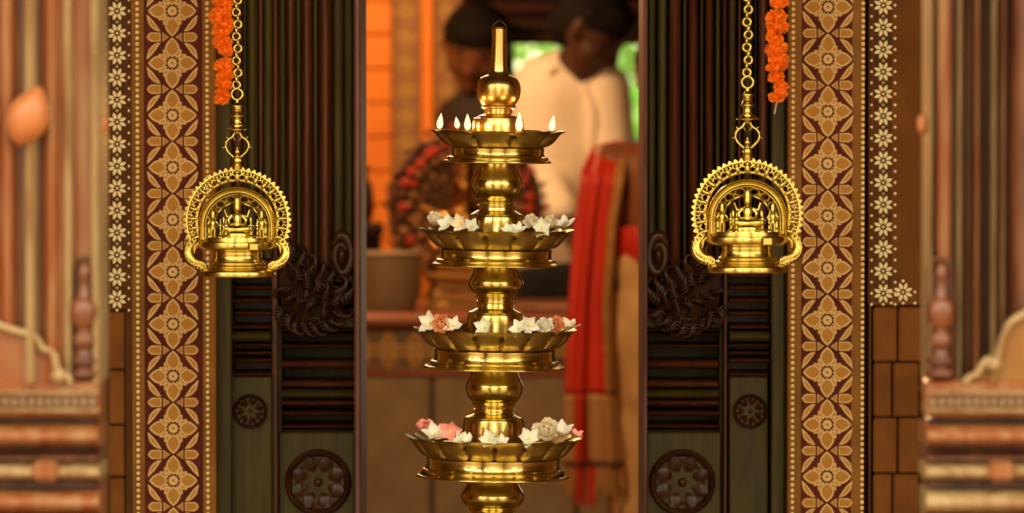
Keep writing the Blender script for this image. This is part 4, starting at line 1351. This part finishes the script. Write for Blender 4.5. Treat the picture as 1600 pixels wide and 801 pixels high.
pl_ = MB().lathe([(.001, 0), (60 * sI, -.004), (80 * sI, 0), (80 * sI, .012), (.001, .014)], 40).build('halo_plate', M['idol_dark'], smooth=50)
pl_.rotation_euler = (PI / 2, 0, 0)
pl_.location = (hc.x, YI + .02, hc.z)
adopt(pl_, halo)
for ri, (rr_, n, sz) in enumerate(((70, 26, 8), (56, 20, 8), (125, 40, 6))):
    for k in range(n):
        a = 2 * PI * k / n + rnd.uniform(-.06, .06)
        r = rr_ + rnd.uniform(-5, 5)
        if hc.z + r * sI * math.sin(a) < ztop + .02: continue
        o = adopt(link('halo_flower', fl_me[rnd.choice(('halo', 'tan_flower', 'halo', 'red_flower'))]), halo)
        o.location = (hc.x + r * sI * math.cos(a), YI - .004, hc.z + r * sI * math.sin(a))
        o.scale = (sz * sI * rnd.uniform(.7, 1.2),) * 3
adopt(MB().lathe([(.10, 0), (.09, .03), (.03, .05), (.025, hc.z - 112 * sI - ztop)], 16, (hc.x, YI, ztop)).build('halo_stand', M['idol'], smooth=50), halo)
# pedestal
YS = 14.30
ped = empty('stepped_pedestal', (hc.x, YS, ztop), 'gilded stepped pedestal on the platform behind the lamp', 'pedestal')
for i, (hw, y0, y1) in enumerate(((62, 470, 491), (54, 452, 470), (46, 436, 452))):
    a, b = W(728 - hw, y1, YS), W(728 + hw, y0, YS)
    adopt(MB().box((a.x, YS - .10 + i * .012, a.z if i else ztop), (b.x, YS + .10 - i * .012, b.z), .006).build('step', M['gold_step']), ped)
# seated idol
idol = empty('seated_idol', W(728, 436, YS), 'small seated bronze idol in front of the flower halo', 'statue')

# ------------------------------------------------------------------ bodies: tapered limbs fused into one skin
def caps_mesh(caps, name, m, voxel=.014, smooth=8):
    """caps: (point, point, radius, radius[, squash along a third axis]); joined by a voxel remesh into one surface"""
    mb = MB()
    for c in caps:
        a, b, r0, r1 = Vector(c[0]), Vector(c[1]), c[2], c[3]
        sq = c[4] if len(c) > 4 else (1, 1, 1)
        L = (b - a).length
        n = max(1, int(L / (min(r0, r1) * .45)) + 1)
        for k in range(n + 1):
            t = k / n
            mb.sphere(a.lerp(b, t), r0 + (r1 - r0) * t, 14, 9, sq)
    me = mb.build(name, m, link_it=False)
    o = link(name, me)
    md = o.modifiers.new('fuse', 'REMESH'); md.mode = 'VOXEL'; md.voxel_size = voxel; md.use_smooth_shade = True
    ms = o.modifiers.new('soften', 'SMOOTH'); ms.factor = .5; ms.iterations = smooth
    return o
def head_caps(c, fwd, up, k=1.0):
    """skull, jaw, nose, brow, ears, lips; c is the skull's middle; k scales"""
    F = Vector(fwd).normalized()
    U = Vector(up); U = (U - F * U.dot(F)).normalized()
    R = F.cross(U)
    c = Vector(c)
    P = lambda f, r, u: c + F * f * k + R * r * k + U * u * k
    caps = [(P(-.02, 0, .01), P(.02, 0, .015), .092 * k, .086 * k),
            (P(.03, 0, -.03), P(.045, 0, -.085), .068 * k, .046 * k),
            (P(.075, 0, -.10), P(.06, 0, -.115), .022 * k, .022 * k),
            (P(.090, 0, .018), P(.113, 0, -.030), .012 * k, .016 * k),
            (P(.100, .012, -.034), P(.100, -.012, -.034), .011 * k, .011 * k),
            (P(.086, -.035, .028), P(.086, .035, .028), .014 * k, .014 * k),
            (P(.088, -.020, -.068), P(.088, .020, -.068), .010 * k, .010 * k),
            (P(.070, .045, -.030), P(.050, .055, -.040), .026 * k, .026 * k),
            (P(.070, -.045, -.030), P(.050, -.055, -.040), .026 * k, .026 * k)]
    for s_ in (-1, 1):
        caps.append((P(-.01, s_ * .088, .015), P(-.005, s_ * .086, -.03), .018 * k, .012 * k))
    return caps, P
def hair_caps(P, k=1.0):
    return [(P(-.030, 0, .028), P(.010, 0, .045), .100 * k, .092 * k), (P(.055, -.03, .075), P(.055, .03, .075), .042 * k, .042 * k),
            (P(-.055, -.02, -.03), P(-.055, .02, -.03), .062 * k, .062 * k), (P(.0, .066, .045), P(-.03, .064, .0), .036 * k, .034 * k), (P(.0, -.066, .045), P(-.03, -.064, .0), .036 * k, .034 * k)]
def face_bits(P, k, root):
    for s_ in (-1, 1):
        c = P(.084, s_ * .033, .002)
        adopt(MB().sphere(c, .013 * k, 10, 7).build('eye', M['eye'], smooth=80), root)
        adopt(MB().tube([P(.096, s_ * .016, .028), P(.098, s_ * .034, .034), P(.088, s_ * .054, .028)], [.004 * k, .005 * k, .002 * k], 6).build('eyebrow', M['hair'], smooth=80), root)
def hand_caps(w, d, side_v, k=1.0):
    """palm, four fingers and a thumb, slightly curled; w wrist, d pointing to the fingertips"""
    w = Vector(w); d = Vector(d).normalized(); sv = Vector(side_v); sv = (sv - d * sv.dot(d)).normalized()
    nrm = d.cross(sv)
    caps = []
    for i, (o, l) in enumerate(((-.028, .072), (-.009, .082), (.010, .078), (.028, .060))):
        b = w + d * .085 + sv * o
        caps.append((w + d * .02 + sv * o * .6, b, .014, .012))
        m1 = b + d * l * .5 + nrm * .012
        caps.append((b, m1, .0095, .0085)); caps.append((m1, m1 + d * l * .42 + nrm * .026, .0085, .007))
    t0 = w + d * .03 - sv * .03
    t1 = t0 + d * .035 - sv * .025 + nrm * .012
    caps.append((t0, t1, .013, .010)); caps.append((t1, t1 + d * .032 - sv * .006 + nrm * .012, .010, .008))
    return caps

# --- seated idol (parts of idol)
iz = W(728, 436, YS).z + .012
ix = hc.x
ic = lambda x, y, z: (ix + x, YS + y, iz + z)
o = caps_mesh([(ic(-.07, -.03, .03), ic(.07, -.03, .03), .032, .032), (ic(0, 0, .04), ic(0, 0, .10), .05, .038), (ic(0, 0, .10), ic(0, 0, .15), .040, .052), (ic(0, 0, .17), ic(0, 0, .195), .022, .02),
               (ic(0, -.005, .225), ic(0, -.008, .245), .036, .036), (ic(0, 0, .27), ic(0, 0, .34), .032, .010),
               (ic(-.055, 0, .155), ic(-.10, -.01, .10), .018, .015), (ic(-.10, -.01, .10), ic(-.07, -.05, .07), .014, .012), (ic(.055, 0, .155), ic(.10, -.01, .10), .018, .015), (ic(.10, -.01, .10), ic(.07, -.05, .07), .014, .012),
               (ic(-.05, .01, .16), ic(-.12, .01, .19), .016, .012), (ic(.05, .01, .16), ic(.12, .01, .19), .016, .012)], 'figure', M['idol'], .008, 3)
adopt(o, idol)
adopt(MB().lathe([(.11, 0), (.115, .012), (.09, .02), (.10, .03)], 24, (ix, YS, iz - .011)).build('lotus_seat', M['gold_step'], smooth=50), idol)

# --- man in the white shirt
YM = 15.05
def PM(px, py, dy=0.0):
    p = W(px, py, YM); p.y += dy
    return p
man = empty('person', (PM(885, 300).x, YM, 0), 'person in a white collared shirt with bowed head, behind the platform', 'person')
hcen = PM(921, 48, -.10)
hcaps, HP = head_caps(hcen, (.74, -.30, -.62), (.45, -.1, 1), 1.04)
hip = Vector((PM(868, 420).x, YM + .02, .98))
chest = PM(884, 190, 0)
neck0, neck1 = PM(888, 120, -.01), PM(908, 85, -.06)
shL, shR = PM(836, 140, .04), PM(945, 140, -.06)
elL, elR = PM(836, 262, -.02), PM(962, 270, -.16)
wrL, wrR = PM(880, 330, -.24), PM(950, 345, -.36)
body = hcaps + [(neck0, neck1, .064, .058), (chest, hip, .12, .11, (1, .62, 1)), (shL, shR, .055, .055),
                (shL, elL, .048, .038), (elL, wrL, .036, .028), (shR, elR, .048, .038), (elR, wrR, .036, .028)]
body += hand_caps(wrL, wrL - elL, (1, 0, 0)) + hand_caps(wrR, wrR - elR, (1, 0, 0))
for sx in (-.09, .09):
    kn = Vector((hip.x + sx, YM - .02, .50)); an = Vector((hip.x + sx, YM + .02, .07))
    body += [(hip + Vector((sx, 0, -.02)), kn, .085, .06), (kn, an, .056, .038), (an, an + Vector((0, -.13, -.03)), .036, .032)]
adopt(caps_mesh(body, 'body', M['skin'], .011, 4), man)
adopt(caps_mesh(hair_caps(HP, 1.04), 'hair', M['hair'], .012, 4), man)
face_bits(HP, 1.04, man)
sh = [(PM(884, 165, 0), PM(880, 250, 0), .165, .160, (1, .72, 1)), (PM(880, 250, 0), PM(866, 408, .01), .160, .150, (1, .72, 1)), (PM(850, 128, .03), PM(930, 128, -.04), .088, .086, (1, .9, .9)),
      (shL, elL, .078, .064), (elL, elL.lerp(wrL, .97), .062, .050), (shR, elR, .078, .064), (elR, elR.lerp(wrR, .97), .062, .050)]
adopt(caps_mesh(sh, 'shirt', M['shirt'], .013, 6), man)
cpts = [neck1.lerp(neck0, .45) + Vector((.088 * math.cos(a), .075 * math.sin(a), -.022 + .030 * math.sin(a) - .015 * math.cos(a))) for a in [(-1.25 + 2 * PI * k / 22) for k in range(19)]]
adopt(MB().tube(cpts, .016, 8, 1.9, up=(0, 0, 1)).build('collar', M['shirt'], smooth=70), man)
pl = spline([tuple(neck0 + Vector((.05, -.10, -.03))), tuple(PM(930, 180, -.155)), tuple(PM(924, 250, -.16)), tuple(PM(905, 400, -.14))], 4)
adopt(MB().tube(pl, .012, 6, .5).build('placket', M['shirt'], smooth=70), man)
tr3 = [(hip, hip + Vector((0, 0, -.08)), .160, .150, (1, .8, 1))]
for sx in (-.09, .09):
    kn = Vector((hip.x + sx, YM - .02, .50)); an = Vector((hip.x + sx, YM + .02, .11))
    tr3 += [(hip + Vector((sx, 0, -.05)), kn, .108, .085), (kn, an, .085, .075)]
adopt(caps_mesh(tr3, 'trousers', M['black_cloth'], .016, 5), man)

# --- man in dark clothes, left of him
YN = 15.35
def PN(px, py, dy=0.0):
    p = W(px, py, YN); p.y += dy
    return p
m2 = empty('person', (PN(770, 300).x, YN, 0), 'person in dark clothes looking down, half hidden behind the lamp spire', 'person')
hcaps, HP = head_caps(PN(742, 72, -.08), (-.12, -.86, -.48), (.1, -.2, 1), 1.0)
shL, shR = PN(722, 185, .06), PN(818, 180, .06)
elL, elR = PN(722, 300, -.02), PN(822, 300, .0)
wrL, wrR = PN(745, 370, -.2), PN(818, 372, -.22)
hip = Vector((PN(762, 400).x, YN, .96))
body = hcaps + [(PN(768, 160, 0), PN(752, 112, -.04), .062, .056), (PN(772, 220), hip, .12, .115), (shL, shR, .06, .06), (shL, elL, .05, .04), (elL, wrL, .038, .028), (shR, elR, .05, .04), (elR, wrR, .038, .028)]
body += hand_caps(wrL, wrL - elL, (1, 0, 0)) + hand_caps(wrR, wrR - elR, (1, 0, 0))
legs = []
for sx in (-.085, .085):
    kn = Vector((hip.x + sx, YN - .02, .50)); an = Vector((hip.x + sx, YN + .02, .07))
    body += [(hip + Vector((sx, 0, -.02)), kn, .082, .058), (kn, an, .055, .038), (an, an + Vector((0, -.13, -.03)), .036, .032)]
    legs += [(hip + Vector((sx, 0, -.05)), kn, .105, .085), (kn, an + Vector((0, 0, .04)), .085, .075)]
adopt(caps_mesh(body, 'body', M['skin3'], .011, 4), m2)
adopt(caps_mesh(hair_caps(HP), 'hair', M['hair'], .012, 4), m2)
face_bits(HP, 1.0, m2)
adopt(caps_mesh([(PN(772, 195), PN(772, 290), .155, .150, (1, .7, 1)), (PN(772, 290), hip, .150, .145, (1, .72, 1)), (shL, shR, .082, .082, (1, .9, .9)), (shL, elL, .072, .060), (elL, elL.lerp(wrL, .5), .056, .048), (shR, elR, .072, .060), (elR, elR.lerp(wrR, .5), .056, .048)], 'shirt', M['dark_cloth'], .014, 6), m2)
adopt(caps_mesh(legs + [(hip, hip + Vector((0, 0, -.08)), .15, .15, (1, .8, 1))], 'trousers', M['black_cloth'], .016, 5), m2)

# --- bare-backed person with the red shawl
YR3 = 13.30
def PR(px, py, dy=0.0):
    p = W(px, py, YR3); p.y += dy
    return p
m3 = empty('person', (PR(1046, 500).x, YR3, 0), 'person with red shawl over one bare shoulder and golden wrap at right', 'person')
sR = S(YR3)
hip = Vector((PR(1044, 430).x, YR3, PR(1044, 430).z))
shL, shR = PR(956, 262, .0), PR(1136, 262, .0)
elL, elR = PR(940, 420, -.03), PR(1152, 420, .02)
wrL, wrR = PR(962, 470, .22), PR(1134, 480, .24)
hcaps, HP = head_caps(PR(1050, 118, .04), (-.15, .9, -.25), (0, .1, 1), 1.0)
body = hcaps + [(PR(1048, 228, .0), PR(1050, 170, .03), .066, .060), (PR(1046, 300), PR(1045, 380), .150, .138, (1, .72, 1)), (PR(1045, 380), hip, .138, .145, (1, .76, 1)), (shL, shR, .068, .068), (PR(990, 300), PR(1100, 300), .105, .105, (1, .7, 1)),
                (shL, elL, .055, .044), (elL, wrL, .042, .028), (shR, elR, .055, .044), (elR, wrR, .042, .028)]
body += hand_caps(wrL, wrL - elL, (0, 0, 1)) + hand_caps(wrR, wrR - elR, (0, 0, 1))
for sx in (-.10, .10):
    kn = Vector((hip.x + sx, YR3 + .02, .50)); an = Vector((hip.x + sx, YR3 - .02, .07))
    body += [(hip + Vector((sx, 0, -.02)), kn, .09, .06), (kn, an, .058, .038), (an, an + Vector((0, .13, -.03)), .036, .032)]
adopt(caps_mesh(body, 'body', M['skin2'], .012, 5), m3)
adopt(caps_mesh(hair_caps(HP), 'hair', M['hair'], .013, 4), m3)
face_bits(HP, 1.0, m3)
# wrap: pleated cloth round hips and legs
def wrap(name, rows, m, folds, amp, parent, seg=96):
    vs, fs = [], []
    for (x, y, rx, ry, am) in rows:
        p = PR(x, y)
        for k in range(seg):
            a = 2 * PI * k / seg
            w_ = 1 + am * (math.sin(a * folds + y * .055) + .5 * math.sin(a * folds * 1.7 + 1 - y * .04))
            vs.append((p.x + rx * sR * math.cos(a) * w_, p.y + ry * sR * math.sin(a) * w_, p.z))
    n = len(rows)
    for i in range(n - 1):
        for k in range(seg):
            k2 = (k + 1) % seg
            fs.append((i * seg + k, (i + 1) * seg + k, (i + 1) * seg + k2, i * seg + k2))
    o = MB().add(vs, fs).build(name, m, smooth=70)
    sd = o.modifiers.new('cloth', 'SOLIDIFY'); sd.thickness = .006; sd.offset = 0
    return adopt(o, parent)
rows = []
for i in range(61):
    t = i / 60
    y = 392 + t * 500
    rx = 96 + 12 * math.sin(PI * min(1, t * 2.2)) - 14 * max(0, t - .45)
    rows.append((1044 + 6 * t, y, rx + 2.5 * math.sin(i * .8), 70 + 8 * math.sin(PI * t) + 2 * math.sin(i * .55), (.014 + .016 * t)))
wrap('wrap_cloth', rows, M['dhoti'], 9, .02, m3)
rows = [(1044, 352 + 5.2 * i, 94 + 3 * math.sin(PI * i / 10) + 1.5 * math.sin(i * 2.4), 74 + 3 * math.sin(PI * i / 10), .006) for i in range(12)]
wrap('red_sash', rows, M['red_cloth'], 5, .01, m3)
# shawl hanging from the shoulder
def sheet(name, fn, nu, nv, m, thick=.008):
    vs = [fn(i / nu, j / nv) for i in range(nu + 1) for j in range(nv + 1)]
    fs = [(i * (nv + 1) + j, (i + 1) * (nv + 1) + j, (i + 1) * (nv + 1) + j + 1, i * (nv + 1) + j + 1) for i in range(nu) for j in range(nv)]
    o = MB().add(vs, fs).build(name, m, smooth=70)
    sd = o.modifiers.new('cloth', 'SOLIDIFY'); sd.thickness = thick; sd.offset = 0
    return adopt(o, m3)
def lerp(a, b, t): return a + (b - a) * t
def cloth_x(t, u):
    """pixel column across the hanging shawl; t runs from shoulder to hem, u across"""
    l = [(0, 925, 978), (.08, 908, 976), (.25, 897, 962), (.5, 888, 954), (.8, 882, 962), (1.0, 880, 972)]
    for a, b in zip(l, l[1:]):
        if t <= b[0]:
            k = (t - a[0]) / (b[0] - a[0])
            return lerp(lerp(a[1], b[1], k), lerp(a[2], b[2], k), u)
    return lerp(l[-1][1], l[-1][2], u)
def cloth(t, u, y0=222, y1=718):
    y = lerp(y0, y1, t) + (10 * (1 - u) ** 2 * max(0, 1 - t * 8))
    fold = (.012 * math.sin(u * 11 + t * 2.5) + .005 * math.sin(u * 23 + 2 + t * 3)) * min(1, .25 + t * 2)
    p = PR(cloth_x(t, u), y, -.10 + .10 * max(0, 1 - t * 9) ** 1.2 + fold - .02 * t)
    return p
TS = .785
sheet('shawl', lambda i, j: cloth(i * TS, j * .80), 40, 40, M['red_cloth'])
sheet('shawl_border', lambda i, j: cloth(i * TS, .80 + j * .20) + Vector((0, -.002, 0)), 40, 8, M['gold_cloth'])
sheet('shawl_end', lambda i, j: cloth(TS + i * (1 - TS), j), 14, 48, M['tan_cloth'])
sheet('shawl_stripe', lambda i, j: cloth(TS + i * (1 - TS), .20 + j * .20) + Vector((0, -.006, 0)), 14, 10, M['red_cloth'])
def back_of_shawl(i, j):
    a = i
    p = PR(lerp(cloth_x(0, j), cloth_x(0, j) + 4, a), 222 + 10 * (1 - j) ** 2 + 190 * a * a - 4 * math.sin(PI * a), lerp(0.0, .13, min(1, a * 3) ** .7))
    return p
sheet('shawl_back', back_of_shawl, 16, 24, M['red_cloth'])
for k in range(11):
    u = (k + .5) / 11
    p = cloth(1.0, u)
    col = 'red_cloth' if .2 < u < .55 else 'tan_cloth'
    ln = (.06 + .05 * math.sin(PI * u)) * random.uniform(.8, 1.2)
    mb = MB().tube([p + Vector((0, 0, .012)), p + Vector((random.uniform(-.006, .006), 0, -ln * .5)), p + Vector((random.uniform(-.012, .012), 0, -ln))], [.006, .010, .006], 7)
    adopt(mb.build('tassel', M[col], smooth=70), m3)
adopt(MB().tube([cloth(1.0, k / 20) + Vector((0, -.004, 0)) for k in range(21)], .008, 6).build('hem', M['dark_hem'], smooth=70), m3)

# ------------------------------------------------------------------ things on the platform
YV = 14.25
sV = S(YV)
def turned(name, cx, rows, label, cat, m, Y=YV, sub=None):
    p = W(cx, 491, Y)
    root = empty(name, (p.x, Y, zt), label, cat)
    prof = [(r * sV, max(0, W(cx, y, Y).z - zt)) for r, y in spline(rows, 4)]
    prof[0] = (prof[0][0], 0.0)
    adopt(MB().lathe(prof, 40, (p.x, Y, zt)).build('body', M[m], smooth=50), root)
    return root, p
r_, p = turned('wide_pot', 600, [(44, 491), (50, 478), (55, 450), (58, 420), (57, 402), (55, 398), (52, 400)], 'pale wide pot standing on the platform at the left door edge', 'pot', 'vessel')
adopt(MB().lathe([(57 * sV, 0), (60 * sV, .004), (60 * sV, .014), (55 * sV, .016)], 40, (p.x, YV, W(600, 400, YV).z - .004)).build('rim', M['vessel'], smooth=50), r_)
# dark chest behind it and a jar on the chest
YC = 14.62
ch = empty('dark_chest', (W(560, 491, YC).x, YC, zt), 'dark wooden chest behind the pale pot', 'chest')
a, b = W(490, 491, YC), W(594, 372, YC)
adopt(MB().box((a.x, YC - .12, zt), (b.x, YC + .12, b.z), .006).build('body', M['dark_wood']), ch)
a2, b2 = W(486, 371, YC), W(598, 348, YC)
adopt(MB().box((a2.x, YC - .13, a2.z), (b2.x, YC + .13, b2.z), .01).build('lid', M['dark_wood']), ch)
adopt(MB().box((W(550, 385, YC).x, YC - .135, W(550, 392, YC).z), (W(566, 372, YC).x, YC - .125, W(550, 366, YC).z), .003).build('clasp', M['idol']), ch)
jz = b2.z
jr = empty('dark_jar', (W(566, 345, YC).x, YC, jz), 'dark jar on the chest at the left door edge', 'jar')
adopt(MB().lathe([(r * sV, h * sV) for r, h in spline([(11, 0), (17, 12), (19, 34), (16, 60), (9, 74), (9, 82), (12, 86)], 4)], 24, (jr.location.x, YC, jz)).build('body', M['door_brown'], smooth=50), jr)
adopt(MB().lathe([(12 * sV, 86 * sV), (11 * sV, 91 * sV), (3 * sV, 94 * sV), (.3 * sV, 98 * sV)], 20, (jr.location.x, YC, jz)).build('stopper', M['door_brown'], smooth=50), jr)
# rounded wooden stool board on the platform at the right
YT = 14.2
st = empty('low_board', (W(856, 491, YT).x, YT, zt), 'low reddish-tan wooden board on the platform beside the red shawl', 'board')
a, b = W(812, 486, YT), W(915, 478, YT)
adopt(MB().box((a.x, YT - .10, zt + .012), (b.x, YT + .10, b.z), .006).build('top', M['board_tan']), st)
for dx in (.02, b.x - a.x - .04):
    adopt(MB().box((a.x + dx, YT - .08, zt), (a.x + dx + .02, YT + .08, zt + .013), .002).build('runner', M['board_tan']), st)

# ------------------------------------------------------------------ hanging room lamps (out of frame, above) that light the room
def pendant(x, y, z, e, label):
    r = empty('pendant_lamp', (x, y, z), label, 'lamp', 'warm pendant lamps of the inner room')
    MB().tube([(0, 0, .08), (0, 0, 4.0 - z)], .005, 6).build('cord', M['iron'], r)
    MB().lathe([(.02, .11), (.03, .08), (.10, .03), (.14, -.01), (.138, -.012), (.098, .025), (.02, .07)], 28).build('shade', M['iron'], r, smooth=50)
    MB().sphere((0, 0, 0), .035, 14, 10, (1, 1, 1.2)).build('bulb', M['bulb'], r, smooth=80)
    l = bpy.data.lights.new('bulb_light', 'POINT')
    l.energy = e; l.color = (1.0, .56, .24); l.shadow_soft_size = .05
    link('bulb_light', l, r, (0, 0, -.06))
pendant(-.62, 14.35, 2.25, 62, 'iron-shaded pendant lamp over the left of the platform')
pendant(-.30, 11.9, 2.4, 84, 'added iron-shaded pendant lamp between the doorway and the platform')  # unseen lamp added to brighten the red shawl and platform front

# ------------------------------------------------------------------ garden behind the window
def shrub(x, y, h, r, n, m, label, seed, lw=.05):
    rnd = random.Random(seed)
    root = empty('garden_shrub', (x, y, -.26), label, 'shrub', 'garden shrubs behind the window')
    mb = MB()
    for k in range(n):
        v = Vector((rnd.gauss(0, 1), rnd.gauss(0, 1), rnd.gauss(0, 1))).normalized() * (rnd.random() ** .45)
        c = Vector((v.x * r, v.y * r * .7, h * .55 + v.z * h * .5))
        d = Vector((rnd.uniform(-1, 1), rnd.uniform(-1, .6), rnd.uniform(-.7, .7))).normalized()
        t = d.orthogonal().normalized()
        l = lw * rnd.uniform(1.4, 2.6)
        w_ = d.cross(t) * lw * rnd.uniform(.4, .7)
        mb.add([c, c + d * l * .5 + w_, c + d * l, c + d * l * .5 - w_], [(0, 1, 2, 3)])
    mb.build('foliage', M[m], root)
    mb = MB()
    for k in range(4):
        a = k * 1.6 + seed
        mb.tube([(0, 0, 0), (r * .25 * math.cos(a), r * .25 * math.sin(a), h * .4), (r * .5 * math.cos(a), r * .4 * math.sin(a), h * .8)], [.04, .03, .012], 6)
    mb.build('stem', M['trunk'], root, smooth=60)
shrub(.02, 22.0, 2.2, .60, 1500, 'leaf_pale', 'pale leafy shrub outside the window, left', 2)
shrub(.62, 23.5, 1.75, .62, 1700, 'leaf', 'bright green shrub outside the window, right', 5)
shrub(-.9, 24.5, 3.2, .9, 1600, 'leaf', 'tall green shrub outside the window, far left', 8)
shrub(2.2, 24.6, 3.0, .9, 1600, 'leaf', 'tall green shrub outside the window, far right', 9)
shrub(.5, 27.0, 3.4, 1.4, 2200, 'leaf_pale', 'large pale shrub farthest behind the window', 12, .07)
